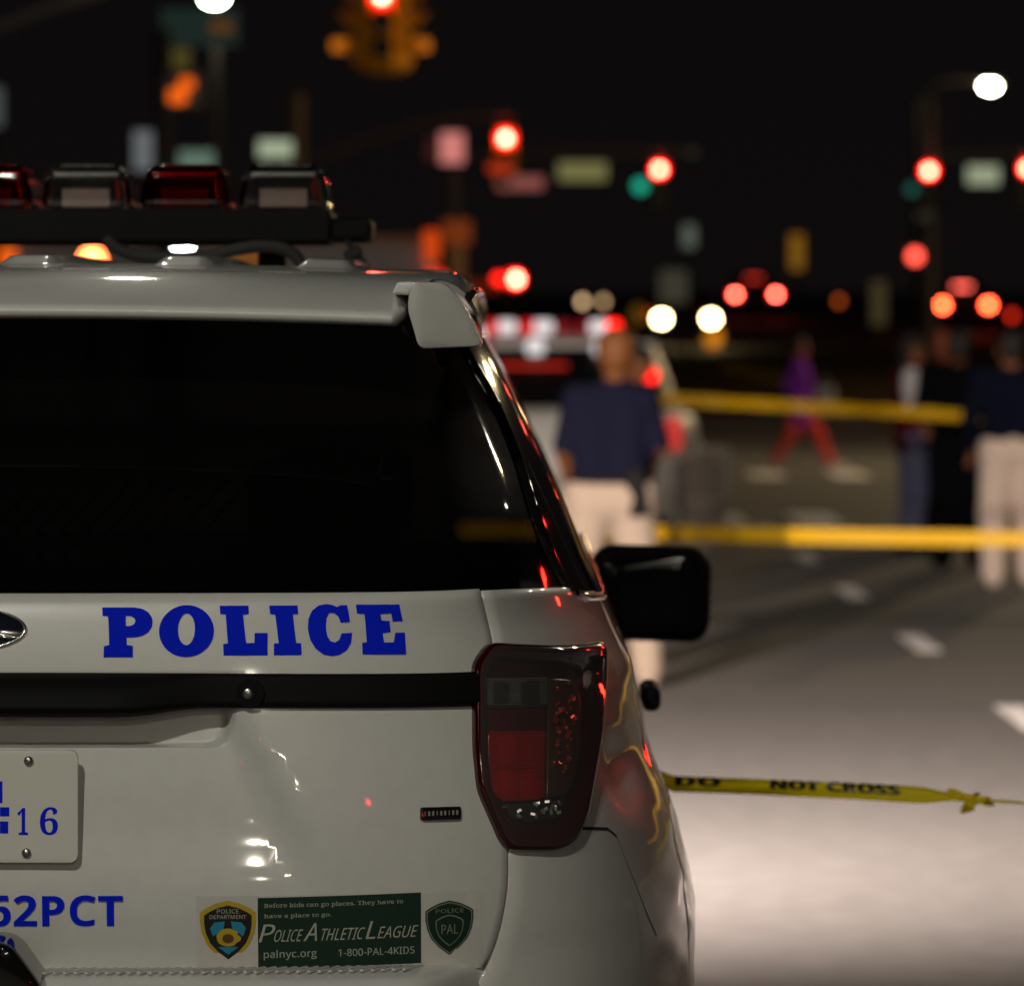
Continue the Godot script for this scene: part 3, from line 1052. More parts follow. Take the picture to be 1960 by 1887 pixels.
		for i in 34:
			var v := rng.randf()
			var c: Vector3 = tail_out(lerpf(0.783, 0.814 - 0.006 * absf(v - 0.5), rng.randf()), lerpf(1.030, 1.160, v), 0.0088)
			g.rbox(c, Vector3(rng.randf_range(0.003, 0.010), rng.randf_range(0.003, 0.009), 0.003), 0.0008, Basis(Vector3.BACK, rng.randf() * 3.0) * Basis(Vector3.RIGHT, rng.randf_range(-0.5, 0.5)) * Basis(Vector3.UP, rng.randf_range(-0.6, 0.6)), Vector2.ZERO, 1)
		obj("reflector_facets", flip.call(g), M.chrome_red, tl)
		g = Geo.new()
		for i in 34:
			var y := lerpf(1.020, 1.106, i / 33.0)
			g.tube([tail_out(0.6985 if y > 1.035 else 0.709, y, 0.0085), tail_out(0.735, y - 0.0030, 0.0088), tail_out(0.771, y - 0.0062, 0.0085)], 0.0011, 4, false)
		obj("stop_ribs", flip.call(g), M.facet_red, tl)
		g = Geo.new()
		for i in 14:
			var c: Vector3 = tail_out(lerpf(0.735, 0.792, rng.randf()), lerpf(0.990, 1.008, rng.randf()), 0.0095)
			g.rbox(c, Vector3(0.008, 0.005, 0.003), 0.001, Basis(Vector3.BACK, rng.randf() * 3.0) * Basis(Vector3.RIGHT, rng.randf_range(-0.5, 0.5)), Vector2.ZERO, 1)
		obj("reflector_facets", flip.call(g), M.chrome_dull, tl)
		g = blob(lamp, [[0.955, 0.0135], [0.9, 0.0165], [0.6, 0.0185], [0.3, 0.019], [0.0, 0.019]], on)
		obj("clear_cover", flip.call(g), M.clear, tl)

	# rear bumper with its tread strip
	rows = []
	for pr in [[-0.02, 0.798], [0.03, 0.797], [0.062, 0.792], [0.078, 0.783], [0.086, 0.765], [0.088, 0.70], [0.08, 0.55], [0.03, 0.40], [-0.02, 0.34]]:
		var line := []
		for k in 81:
			var q := k / 40.0 - 1.0
			var x := q * 0.72
			var fade := smoothstep(0.72, 0.60, absf(x))
			line.append(tail_pt(x, 0.80) + Vector3(0, pr[1] - 0.80, 0.0) + Vector3(0, 0, lerpf(-0.02, pr[0], fade)))
		rows.append(line)
	g = Geo.new(); g.grid(rows)
	var bumper := obj("rear_bumper", g, M.paint, car)
	g = Geo.new()
	for i in 86:
		var x := lerpf(-0.60, 0.60, i / 85.0)
		var z := tail_pt(x, 0.80).z
		g.rbox(Vector3(x, 0.7985, z + 0.026), Vector3(0.006, 0.004, 0.052), 0.0015, Basis(Vector3.UP, -0.5), Vector2.ZERO, 2)
	obj("tread_strip", g, M.paint, bumper)
	var pad := rounded([Vector2(-0.125, 0.73), Vector2(0.125, 0.73), Vector2(0.118, 0.785), Vector2(0.072, 0.8495), Vector2(-0.072, 0.8495), Vector2(-0.118, 0.785)], 0.02, 4)
	g = blob(pad, [[1.0, 0.02], [1.0, 0.115], [0.97, 0.122], [0.9, 0.126], [0.5, 0.128], [0.0, 0.128]], func(x: float, y: float, o: float) -> Vector3: return Vector3(x, y, o - 0.02))
	obj("tow_cover", g, M.gloss_black, bumper)

	# door mirrors, door handles, wheels
	g = Geo.new()
	g.rbox(Vector3(1.012, 1.131, -3.12), Vector3(0.245, 0.192, 0.13), 0.045, Basis(Vector3.BACK, -0.03), Vector2.ZERO, 5)
	g.rbox(Vector3(0.91, 1.08, -3.14), Vector3(0.12, 0.06, 0.07), 0.02)
	var mir := obj("door_mirror", g, M.satin_black, car)
	var mp := rounded([Vector2(0.905, 1.048), Vector2(1.118, 1.052), Vector2(1.112, 1.212), Vector2(0.91, 1.212)], 0.03, 4)
	var mg := blob(mp, [[1.0, 3.062], [0.98, 3.053], [0.5, 3.052], [0.0, 3.052]], func(x: float, y: float, o: float) -> Vector3: return Vector3(x, y, -o))
	obj("mirror_glass", mg, M.mirror, mir)
	mir = obj("door_mirror", mirrored(g), M.satin_black, car)
	obj("mirror_glass", mirrored(mg), M.mirror, mir)
	for l in [2.15, 3.25]:
		g = Geo.new()
		g.rbox(Vector3(0.983 if l < 3.0 else 0.955, 1.0, -l), Vector3(0.034, 0.045, 0.2), 0.014, Basis(), Vector2.ZERO, 3)
		obj("door_handle", g, M.satin_black, car)
		obj("door_handle", mirrored(g), M.satin_black, car)
	for l in [1.12, 3.98]:
		for sgn in [-1.0, 1.0]:
			wheel(car, Vector3(0.87 * sgn, 0.375, -l), 0.375, sgn)

	# cabin: floor, seats, wire partition
	g = Geo.new()
	g.box(Vector3(0, 0.52, -2.0), Vector3(1.7, 0.04, 3.4))
	g.box(Vector3(0, 1.0, -3.35), Vector3(1.5, 0.36, 0.35))
	obj("cabin_floor", g, M.void, car)
	for sp in [[-0.42, 1.55], [0.42, 1.55], [-0.42, 2.45], [0.42, 2.45]]:
		g = Geo.new()
		g.rbox(Vector3(sp[0], 0.92, -sp[1]), Vector3(0.5, 0.68, 0.14), 0.05)
		g.rbox(Vector3(sp[0], 1.36, -sp[1]), Vector3(0.26, 0.17, 0.1), 0.04)
		obj("seat", g, M.cloth_black, car)
	g = Geo.new()
	for i in 14:
		for dirn in [-1.0, 1.0]:
			var x0 := -0.34 + i * 0.0376
			var x1: float = x0 + dirn * 0.17
			if absf(x1) < 0.66: g.tube([Vector3(x0, 1.24, -1.15), Vector3(x1, 1.42, -1.15)], 0.0022, 4, false)
	obj("wire_partition", g, M.void, car)

	# light bar
	var lb := Node3D.new()
	lb.name = "light_bar"
	lb.position.y = -0.0072
	car.add_child(lb, true)
	g = Geo.new()
	g.rbox(Vector3(-0.023, 1.8515, -2.1), Vector3(0.87, 0.059, 0.27), 0.008)
	g.rbox(Vector3(-0.023, 1.8465, -2.1), Vector3(1.014, 0.042, 0.22), 0.012)
	obj("bar_base", g, M.satin_black, lb)
	g = Geo.new()
	g.box(Vector3(-0.023, 1.8815, -1.966), Vector3(0.86, 0.0022, 0.002))
	obj("base_edge", g, M.badge_black, lb)
	for i in 5:
		var x := -0.373 + i * 0.175
		var clear := i % 2 == 0
		g = Geo.new()
		g.rbox(Vector3(x, 1.918, -2.1), Vector3(0.166, 0.088, 0.27), 0.026, Basis(), Vector2(0.16, 0.10), 5)
		var hollow := Geo.new()
		hollow.rbox(Vector3(x, 1.914, -2.1), Vector3(0.152, 0.074, 0.254), 0.020, Basis(), Vector2(0.17, 0.10), 5)
		for q in range(0, hollow.v.size(), 3):
			for e in [0, 2, 1]:
				g.v.append(hollow.v[q + e]); g.n.append(-hollow.n[q + e])
		obj("clear_dome" if clear else "red_dome", g, M.dome_clear if clear else M.dome_red, lb)
		g = Geo.new()
		g.rbox(Vector3(x, 1.911, -2.1), Vector3(0.138, 0.062, 0.226), 0.014, Basis(), Vector2(0.14, 0.04))
		obj("lamp_block", g, M.void, lb)
		g = Geo.new()
		for q in 9: g.rbox(Vector3(x - 0.048 + q * 0.012, 1.9465, -2.1), Vector3(0.0085, 0.005, 0.19), 0.002, Basis(Vector3.BACK, 0.35 * sin(q * 2.0)), Vector2.ZERO, 2)
		g.rbox(Vector3(x, 1.9435, -1.993), Vector3(0.112, 0.004, 0.008), 0.0015, Basis(), Vector2.ZERO, 2)
		obj("added_highlight_band", g, M.prism if clear else M.dome_highlight_red, lb)  # pale band added for the highlight along each dome top
		g = Geo.new()
		g.rbox(Vector3(x, 1.902, -1.9855), Vector3(0.084, 0.030, 0.006), 0.002)
		obj("reflector", g, M.reflector if clear else M.lamp_red, lb)
		g = Geo.new()
		for q in 16: g.box(Vector3(x - 0.039 + q * 0.0052, 1.908, -1.9818), Vector3(0.0016, 0.022, 0.0016))
		obj("reflector_ribs", g, M.chrome_dull if clear else M.lamp_red_mid, lb)
	g = Geo.new()
	var hose := Curve3D.new()
	var hp := [[205, 452], [222, 474], [262, 489], [320, 493], [395, 490], [450, 478], [505, 471], [548, 478], [572, 497], [581, 516]]
	for i in hp.size():
		var a: Array = hp[maxi(i - 1, 0)]
		var b: Array = hp[mini(i + 1, hp.size() - 1)]
		var tng: Vector3 = (here.call(b[0], b[1], 1.86) - here.call(a[0], a[1], 1.86)) / 6.0
		hose.add_point(here.call(hp[i][0], hp[i][1], 1.86) - lb.position, -tng, tng)
	hose.bake_interval = 0.012
	g.tube(Array(hose.get_baked_points()), 0.0115, 10)
	obj("cable_hose", g, M.rubber, lb)
	g = Geo.new()
	var ch := [[662, 458], [671, 472], [681, 483], [677, 494], [690, 504], [688, 516]]
	for i in ch.size() - 1: g.tube([here.call(ch[i][0], ch[i][1], 2.0) - lb.position, here.call(ch[i + 1][0], ch[i + 1][1], 2.0) - lb.position], 0.0055, 6)
	for i in [2, 4]:
		g.rbox(here.call(ch[i][0] - 5, ch[i][1] + 2, 2.0) - lb.position, Vector3(0.034, 0.022, 0.03), 0.008, Basis(Vector3.BACK, 0.5))
	obj("strap_bracket", g, M.rubber, lb)
	for x in [-0.34, 0.30]:
		g = Geo.new()
		g.rbox(Vector3(x, 1.80, -2.14), Vector3(0.05, 0.06, 0.08), 0.01)
		obj("bar_foot", g, M.satin_black, lb)
	return car


func wheel(parent: Node, c: Vector3, r: float, sgn: float) -> void:
	var prof := [[0.62, 0.1], [0.66, 0.115], [0.9, 0.115], [0.98, 0.09], [1.0, 0.05], [1.0, -0.05], [0.98, -0.09], [0.9, -0.115], [0.6, -0.115]]
	var rows := []
	for i in 28:
		var a := TAU * i / 28
		var line := []
		for p in prof: line.append(c + Vector3(p[1] * sgn, cos(a) * r * p[0], sin(a) * r * p[0]))
		rows.append(line)
	rows.append(rows[0])
	var g := Geo.new(); g.grid(rows)
	var tyre := obj("wheel", g, M.rubber, parent)
	g = Geo.new()
	g.disc(c + Vector3(0.085 * sgn, 0, 0), Vector3(sgn, 0, 0), r * 0.64, 24, 0.02)
	obj("rim", g, M.steel, tyre)


# ------------------------------------------------------------------ things in the street
func make_materials() -> void:
	M.paint = noisy(mat(0.67, 0.665, 0.645, 0.35, 0.0, 1.0), 0.965, 1.0, 0.04, 1.3)
	M.paint.albedo_color = Color(0.67, 0.665, 0.645).linear_to_srgb()
	M.paint.clearcoat_roughness = 0.045
	M.plastic_white = mat(0.75, 0.75, 0.72, 0.4)
	M.void = mat(0.006, 0.006, 0.006, 0.9)
	M.gloss_black = mat(0.006, 0.006, 0.006, 0.06, 0.0, 0.5)
	M.satin_black = dull(0.006, 0.006, 0.006, 0.6, 0.2)
	M.rubber = mat(0.010, 0.010, 0.010, 0.75)
	M.cloth_black = mat(0.012, 0.012, 0.013, 0.9)
	M.tint = pane(0.002, 0.002, 0.002, 0.965)
	M.tint.metallic_specular = 0.22
	M.side_glass = pane(0.002, 0.002, 0.002, 0.992)
	M.windscreen = pane(0.01, 0.01, 0.01, 0.25)
	M.chrome = mat(0.7, 0.7, 0.7, 0.12, 1.0)
	M.chrome_dull = mat(0.45, 0.45, 0.44, 0.3, 1.0)
	M.chrome_red = mat(0.55, 0.06, 0.025, 0.22, 0.8)
	M.facet_red = mat(0.30, 0.003, 0.004, 0.3)
	M.car_glass = dull(0.006, 0.006, 0.007, 0.4, 0.3)
	M.steel = mat(0.3, 0.3, 0.3, 0.4, 0.8)
	M.badge_dark = mat(0.008, 0.01, 0.02, 0.1, 0.0, 1.0)
	M.badge_black = mat(0.008, 0.008, 0.008, 0.2, 0.0, 0.5)
	M.plate = mat(0.68, 0.67, 0.62, 0.45)
	M.ink = dull(0.003, 0.018, 0.72, 0.7, 0.15)
	M.lens_grey = mat(0.13, 0.125, 0.115, 0.25)
	M.lens_grey_dim = mat(0.022, 0.021, 0.02, 0.2)
	M.lamp_dark = mat(0.028, 0.0008, 0.0012, 0.12, 0.0, 1.0)
	M.lamp_red = mat(0.25, 0.002, 0.002, 0.25)
	M.lamp_red_mid = mat(0.20, 0.0015, 0.0015, 0.25)
	M.lamp_red_dim = mat(0.045, 0.0015, 0.002, 0.25)
	M.lens_amber_dim = mat(0.05, 0.019, 0.011, 0.15)
	M.clear = pane(1, 1, 1, 0.03, 0.03)
	M.mirror = dull(0.003, 0.0035, 0.004, 0.08, 0.2)
	M.sticker_grey = mat(0.60, 0.58, 0.54, 0.35)
	M.sticker_green = mat(0.006, 0.030, 0.018, 0.4)
	M.sticker_white = mat(0.42, 0.44, 0.36, 0.5)
	M.sticker_pale = mat(0.20, 0.22, 0.16, 0.5)
	M.sticker_gold = mat(0.50, 0.36, 0.02, 0.45)
	M.sticker_black = mat(0.012, 0.010, 0.008, 0.45)
	M.sticker_cyan = mat(0.02, 0.25, 0.42, 0.45)
	M.sticker_brown = mat(0.12, 0.055, 0.012, 0.5)
	M.font_bold = font("Droid Sans", 700)
	M.dome_clear = mat(1, 1, 1, 0.03)
	M.dome_clear.refraction_enabled = true
	M.dome_clear.refraction_scale = 0.05
	M.dome_clear.albedo_color = Color(1, 1, 1, 0.0)
	var dr := mat(0.55, 0.003, 0.005, 0.04)
	dr.refraction_enabled = true
	dr.refraction_scale = 0.05
	dr.albedo_color.a = 0.0
	M.dome_red = dr
	M.head_lamp_near = glow(1.0, 0.95, 0.85, 12.0)
	M.prism = mat(0.72, 0.72, 0.70, 0.25, 0.6)  # pale tone of the added highlight bands in the domes
	M.dome_highlight_red = mat(0.75, 0.10, 0.09, 0.25, 0.6)
	M.reflector = mat(0.36, 0.25, 0.22, 0.4)
	M.asphalt = noisy(mat(1, 1, 1, 0.78), 0.33, 0.40, 0.05, 0.22, 0.25)
	M.mark_white = noisy(mat(1, 1, 1, 0.7), 0.86, 1.0, 0.05, 1.7)
	M.kerb = noisy(mat(1, 1, 1, 0.85), 0.5, 0.62, 0.03, 0.8)
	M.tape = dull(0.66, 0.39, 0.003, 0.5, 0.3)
	M.tape_dim_light = dull(0.16, 0.11, 0.004, 0.6, 0.2)  # far tape: the dim light there is put into a darker yellow
	M.tape_dark = dull(0.90, 0.76, 0.010, 0.45, 0.4)
	M.tape_dark.backlight_enabled = true
	M.tape_dark.backlight = Color(0.95, 0.86, 0.10)
	M.tape_ink = mat(0.012, 0.014, 0.012, 0.4)
	M.eye = mat(0.02, 0.015, 0.012, 0.2)
	M.skin_dark = dull(0.12, 0.045, 0.015, 0.55, 0.25)
	M.skin_red_light_tint = dull(0.42, 0.11, 0.06, 0.55, 0.25)  # red lamp light on the faces put into the skin colour
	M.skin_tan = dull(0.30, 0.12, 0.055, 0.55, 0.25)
	M.navy = dull(0.0072, 0.0078, 0.0185, 0.85, 0.05)
	M.navy_dark = dull(0.006, 0.008, 0.020, 0.85, 0.1)
	M.khaki = dull(0.31, 0.25, 0.20, 0.85, 0.05)
	M.khaki_pale = dull(0.74, 0.61, 0.53, 0.85, 0.1)
	M.black_cloth = dull(0.004, 0.004, 0.005, 0.9, 0.1)
	M.maroon = dull(0.09, 0.008, 0.014, 0.85, 0.1)
	M.denim = dull(0.085, 0.095, 0.16, 0.85, 0.1)
	M.white_cloth = dull(0.60, 0.60, 0.64, 0.85, 0.1)
	M.purple = dull(0.26, 0.045, 0.50, 0.8, 0.1)
	M.leggings = dull(0.92, 0.085, 0.07, 0.8, 0.1)
	M.grey_bag = dull(0.32, 0.33, 0.34, 0.7, 0.1)
	M.hair_dark = mat(0.008, 0.006, 0.006, 0.6)
	M.hair_bald = dull(0.12, 0.045, 0.015, 0.5, 0.25)
	M.pole_grey = dull(0.022, 0.021, 0.020, 0.7, 0.15)
	M.pole_brown = mat(0.16, 0.07, 0.03, 0.6)
	M.signal_yellow = dull(0.62, 0.25, 0.008, 0.6, 0.2)
	M.signal_dark = mat(0.015, 0.015, 0.014, 0.5)
	M.lens_off = mat(0.02, 0.018, 0.012, 0.15)
	M.lamp_red_lit = glow(1.0, 0.006, 0.003, 4.0)
	M.lamp_red_core = glow(1.0, 0.10, 0.06, 62.0)
	M.lamp_red_soft = glow(1.0, 0.012, 0.006, 4.0)
	M.tail_core = glow(1.0, 0.11, 0.07, 44.0)
	M.lamp_red_deep = glow(1.0, 0.012, 0.006, 5.0)
	M.lamp_amber = glow(1.0, 0.14, 0.004, 1.0)
	M.lamp_green = glow(0.02, 0.6, 0.38, 0.9)
	M.lamp_white = glow(1.0, 0.94, 0.72, 60.0)
	M.lamp_cool = glow(0.80, 0.92, 1.0, 60.0)
	M.head_lamp = glow(1.0, 0.76, 0.33, 40.0)
	M.lamp_beige = glow(1.0, 0.66, 0.34, 3.0)
	M.street_glow = glow(1.0, 0.96, 0.80, 90.0)
	M.grass = dull(0.085, 0.055, 0.025, 0.95, 0.1)


func ribbon(label: String, pts: Array, wide: float, m: Material, twist := 0.0) -> Node3D:
	var root := thing("barrier_tape", label, "tape", Vector3(pts[0].x, 0, pts[0].z))
	var o := Vector3(pts[0].x, 0, pts[0].z)
	var rows := []
	var c := Curve3D.new()
	for p in pts: c.add_point(p - o)
	for i in pts.size():
		var tn: Vector3 = (pts[mini(i + 1, pts.size() - 1)] - pts[maxi(i - 1, 0)]) / 6.0
		c.set_point_in(i, -tn); c.set_point_out(i, tn)
	var n := 60
	for i in n + 1:
		var p := c.sample_baked(c.get_baked_length() * i / n)
		var a := twist * sin(i * 0.19) + 0.12 * sin(i * 0.8)
		var h := Vector3(0, cos(a), sin(a)) * wide / 2.0
		rows.append([p + h, p + h * 0.33 + Vector3(0, 0, 0.004), p - h * 0.33 + Vector3(0, 0, -0.003), p - h])
	var g := Geo.new(); g.grid(rows)
	obj("strip", g, m, root)
	return root


func signal_head(parent: Node, c: Vector3, facing: float, lit: int, red: Material, housing: Material, visor := 0.22) -> void:
	var b := Basis(Vector3.UP, facing)
	var g := Geo.new()
	g.rbox(c, Vector3(0.36, 1.06, 0.2), 0.04, b)
	obj("signal_housing", g, housing, parent)
	for i in 3:
		var p := c + Vector3(0, 0.345 - 0.345 * i, 0)
		g = Geo.new()
		g.disc(p + b * Vector3(0, 0, 0.104), b * Vector3.BACK, 0.15, 20, 0.03)
		obj("signal_lamp_lens", g, red if i == lit else M.lens_off, parent)
		if i == lit:
			g = Geo.new()
			g.ball(p + b * Vector3(0, 0, 0.115), Vector3.ONE * 0.078, 7)
			obj("signal_lamp_core", g, M.lamp_red_core, parent)
		g = Geo.new()
		var rows := []
		for k in 15:
			var a := lerpf(-0.35, PI + 0.35, k / 14.0)
			rows.append([p + b * Vector3(cos(a) * 0.165, sin(a) * 0.165, 0.09), p + b * Vector3(cos(a) * 0.165, sin(a) * 0.165 , 0.10 + visor * (0.55 + 0.45 * sin(a)))])
		g.grid(rows)
		obj("signal_visor", g, housing, parent)


func plate_sign(called: String, label: String, c: Vector3, w: float, h: float, m: Material, group := "", post := true) -> Node3D:
	var gy := hill(-c.z)
	var root := thing(called, label, "sign", Vector3(c.x, gy, c.z), 0.0, group)
	var g := Geo.new()
	g.rbox(Vector3(0, c.y - gy, 0.05), Vector3(w, h, 0.03), minf(w, h) * 0.12)
	obj("sign_panel", g, m, root)
	if post:
		g = Geo.new()
		g.tube([Vector3.ZERO, Vector3(0, c.y - gy + h * 0.45, 0)], 0.035, 8)
		obj("post", g, M.pole_grey, root)
	return root


func street_lamp(label: String, base: Vector3, head: Vector3, energy: float, tone: Color, m: Material, size := 0.16) -> Node3D:
	var root := thing("street_lamp", label, "street lamp", base, 0.0, "street lamps")
	var h := head - base
	var g := Geo.new()
	g.tube([Vector3.ZERO, Vector3(0, h.y * 0.5, 0), Vector3(0, h.y - 0.35, 0)], [0.11, 0.09, 0.07], 12)
	obj("pole", g, M.pole_grey, root)
	g = Geo.new()
	g.tube([Vector3(0, h.y - 0.4, 0), Vector3(h.x * 0.3, h.y + 0.1, h.z * 0.3), Vector3(h.x * 0.8, h.y + 0.16, h.z * 0.8), Vector3(h.x, h.y + 0.14, h.z)], 0.045, 8)
	obj("arm", g, M.pole_grey, root)
	g = Geo.new()
	g.rbox(h + Vector3(0, 0.14, 0), Vector3(0.62, 0.14, 0.34), 0.06)
	obj("lamp_housing", g, M.signal_dark, root)
	g = Geo.new()
	g.ball(h, Vector3(size, size * 0.55, size), 8)
	obj("lamp_globe", g, m, root)
	if energy > 0.0:
		var l := OmniLight3D.new()
		l.name = "lamp_light"
		l.light_color = tone
		l.light_energy = energy
		l.light_size = 0.12
		l.omni_range = 120.0
		l.omni_attenuation = 2.0
		l.shadow_enabled = true
		root.add_child(l, true)
		l.position = h + Vector3(0, -size * 0.4, 0)
	return root


func sedan(label: String, at: Vector3, turn: float, paint: Material, tail: Material, front: Material, group := "", lamp_r := 0.13, lit := 0.0) -> Node3D:
	var root := thing("car", label, "car", at, turn, group)
	var rows := []
	for st in [[0.22, 2.25, 0.82], [0.32, 2.38, 0.90], [0.55, 2.42, 0.925], [0.75, 2.40, 0.92], [0.92, 2.33, 0.88], [0.985, 2.2, 0.80], [1.0, 1.9, 0.6]]:
		var line := []
		for i in 40:
			var a := TAU * i / 40
			var cx := signf(cos(a)) * pow(absf(cos(a)), 0.45)
			var cz := signf(sin(a)) * pow(absf(sin(a)), 0.35)
			line.append(Vector3(cx * st[2], st[0] - (0.10 * maxf(0.0, -cz) if st[0] > 0.9 else 0.0), cz * st[1]))
		rows.append(line)
	var g := Geo.new(); g.grid(rows, true)
	g.box(Vector3(0, 0.95, 0.1), Vector3(1.5, 0.04, 3.9))
	obj("body", g, paint, root)
	rows = []
	for st in [[0.95, -1.35, 1.75, 0.80], [1.2, -0.75, 1.45, 0.71], [1.40, -0.35, 1.12, 0.63], [1.44, -0.25, 1.02, 0.61]]:
		var line := []
		for i in 36:
			var a := TAU * i / 36
			var cz := signf(sin(a)) * pow(absf(sin(a)), 0.4)
			line.append(Vector3(signf(cos(a)) * pow(absf(cos(a)), 0.4) * st[3], st[0], lerpf(st[1], st[2], cz * 0.5 + 0.5)))
		rows.append(line)
	g = Geo.new(); g.grid(rows, true)
	obj("cabin_glass", g, M.car_glass, root)
	g = Geo.new()
	g.rbox(Vector3(0, 1.45, 0.38), Vector3(1.22, 0.05, 1.32), 0.024)
	obj("roof", g, paint, root)
	for sg in [-1.0, 1.0]:
		g = Geo.new()
		g.rbox(Vector3(0.68 * sg, 0.80, 2.34), Vector3(lamp_r * 2.4, lamp_r * 1.5, 0.12), 0.03)
		obj("tail_lamp", g, tail, root)
		if lit > 0.0:
			g = Geo.new()
			g.ball(Vector3(0.68 * sg, 0.80, 2.40), Vector3(lit, lit, 0.05), 6)
			obj("tail_lamp_core", g, M.tail_core, root)
		g = Geo.new()
		g.ball(Vector3(0.66 * sg, 0.70, -2.36), Vector3(lamp_r, lamp_r * 0.85, 0.06), 6)
		obj("head_lamp", g, front, root)
		for z in [-1.45, 1.45]: wheel(root, Vector3(0.80 * sg, 0.32, z), 0.32, sg)
	return root


func mast_arm(root: Node3D, pole_at: Vector3, tall: float, arm: Array, m: Material, r := 0.11) -> void:
	var g := Geo.new()
	g.tube([pole_at, pole_at + Vector3(0, tall * 0.5, 0), pole_at + Vector3(0, tall, 0)], [r * 1.25, r * 1.1, r], 12)
	obj("pole", g, m, root)
	g = Geo.new()
	g.tube(arm, r * 0.62, 8)
	obj("arm", g, m, root)


func _ready() -> void:
	rng.seed = 62
	# ---- camera: a long lens, shifted down so that uprights stay upright
	var cam := Camera3D.new()
	cam.name = "camera"
	add_child(cam)
	cam.position = Vector3(0, EYE, 0)
	var look := CameraAttributesPhysical.new()
	look.frustum_focal_length = 111.0
	look.frustum_focus_distance = 6.22
	look.frustum_near = 0.05
	look.frustum_far = 900.0
	look.exposure_aperture = 3.7
	cam.attributes = look
	cam.projection = Camera3D.PROJECTION_FRUSTUM
	cam.keep_aspect = Camera3D.KEEP_HEIGHT
	cam.size = 2.0 * cam.near * 943.0 / F
	cam.frustum_offset = Vector2(0.0, -cam.near * 290.0 / F)
	cam.current = true

	# ---- night sky and exposure
	var env := Environment.new()
	env.background_mode = Environment.BG_SKY
	var sky := ProceduralSkyMaterial.new()
	sky.sky_top_color = Color(0.030, 0.028, 0.032)
	sky.sky_horizon_color = Color(0.052, 0.042, 0.042)
	sky.ground_bottom_color = Color(0.02, 0.018, 0.018)
	sky.ground_horizon_color = Color(0.052, 0.042, 0.042)
	env.sky = Sky.new()
	env.sky.sky_material = sky
	env.tonemap_mode = Environment.TONE_MAPPER_LINEAR
	env.tonemap_exposure = 1.0
	env.sdfgi_enabled = true
	env.ssao_enabled = true
	env.ssil_enabled = true
	var we := WorldEnvironment.new()
	we.name = "world"
	we.environment = env
	add_child(we)
	make_materials()

	# ---- the lamps that light the scene
	var key := street_lamp("low unseen street lamp with an added shield on the left kerb, level with the front of the police vehicle", Vector3(-6.6, 0.12, -11.9), Vector3(-2.0, 3.5, -11.9), 0.0, Color.WHITE, M.street_glow, 0.1)
	var kl := SpotLight3D.new()
	kl.name = "lamp_light"
	kl.light_color = Color(1.0, 0.90, 0.84)
	kl.light_energy = 218.0
	kl.light_size = 0.05
	kl.spot_range = 120.0
	kl.spot_attenuation = 2.0
	kl.spot_angle = 64.0
	kl.spot_angle_attenuation = 0.75
	kl.shadow_enabled = true
	key.add_child(kl, true)
	kl.position = Vector3(4.6, 3.18, 0.0)
	kl.rotation_degrees = Vector3(-56, -12, 0)
	var shade := Geo.new()
	shade.box(Vector3(4.6, 3.08, 0.478), Vector3(1.6, 0.01, 1.0))
	shade.box(Vector3(4.6, 3.19, 0.973), Vector3(1.6, 0.23, 0.01))
	obj("added_light_shield", shade, M.signal_dark, key)  # unseen plate added to give the pool of light a straight near edge
	street_lamp("unseen lamp added on the left kerb to light the police vehicle roof", Vector3(-6.6, 0.12, -7.6), Vector3(-2.9, 4.3, -7.6), 1.8, Color(1.0, 1.0, 0.94), M.street_glow, 0.10)  # added to brighten the roof and the dome tops
	var warm := Color(1.0, 0.965, 0.86)
	street_lamp("street lamp on the left kerb just behind the viewer", Vector3(-6.6, 0.12, 2.5), Vector3(-2.2, 7.2, 2.2), 30.0, Color(1.0, 0.99, 0.92), M.street_glow, 0.075)
	street_lamp("street lamp on the right kerb, nearest behind the viewer", Vector3(12.4, 0.12, 15.0), Vector3(1.6, 7.4, 15.0), 15.0, warm, M.street_glow, 0.06)
	street_lamp("street lamp on the right kerb, second behind the viewer", Vector3(12.4, 0.12, 31.0), Vector3(2.6, 7.6, 31.0), 15.0, warm, M.street_glow, 0.06)
	street_lamp("street lamp on the right kerb, farthest behind the viewer", Vector3(12.4, 0.12, 57.0), Vector3(5.0, 7.6, 57.0), 9.0, warm, M.street_glow, 0.055)
	street_lamp("street lamp on the right kerb, third behind the viewer", Vector3(12.4, 0.12, 42.0), Vector3(5.6, 7.8, 42.0), 9.0, warm, M.street_glow, 0.055)
	street_lamp("unseen street lamp added on the right kerb ahead, outside the picture", Vector3(12.4, 0.12, -26.0), Vector3(9.6, 7.4, -26.0), 4.0, Color(1.0, 0.86, 0.6), M.street_glow, 0.2)  # added for warm reflections along the flank and corner pillar
	street_lamp("unseen street lamp added on the right kerb further ahead, outside the picture", Vector3(13.0, 0.12, -42.0), Vector3(10.2, 7.4, -42.0), 3.0, Color(1.0, 0.84, 0.58), M.street_glow, 0.2)  # added for further reflections on the vehicle side
	street_lamp("unseen street lamp added on the right kerb at the junction, outside the picture", Vector3(13.4, 0.12, -62.0), Vector3(10.4, 7.4, -60.0), 58.0, Color(1.0, 0.86, 0.62), M.street_glow, 0.2)  # added to light the junction and the striding person
	street_lamp("unseen street lamp added on the right kerb beside the near tape, outside the picture", Vector3(12.4, 0.12, -17.0), Vector3(7.4, 5.6, -17.0), 1.0, Color(1.0, 0.93, 0.8), M.street_glow, 0.14)  # added for more light streaks on the corner pillar
	street_lamp("unseen street lamp added high over the left lane ahead, above the picture", Vector3(-6.6, 0.12, -31.0), Vector3(-2.6, 8.4, -31.0), 1.0, warm, M.street_glow, 0.16)  # added for sheen on the roof and domes
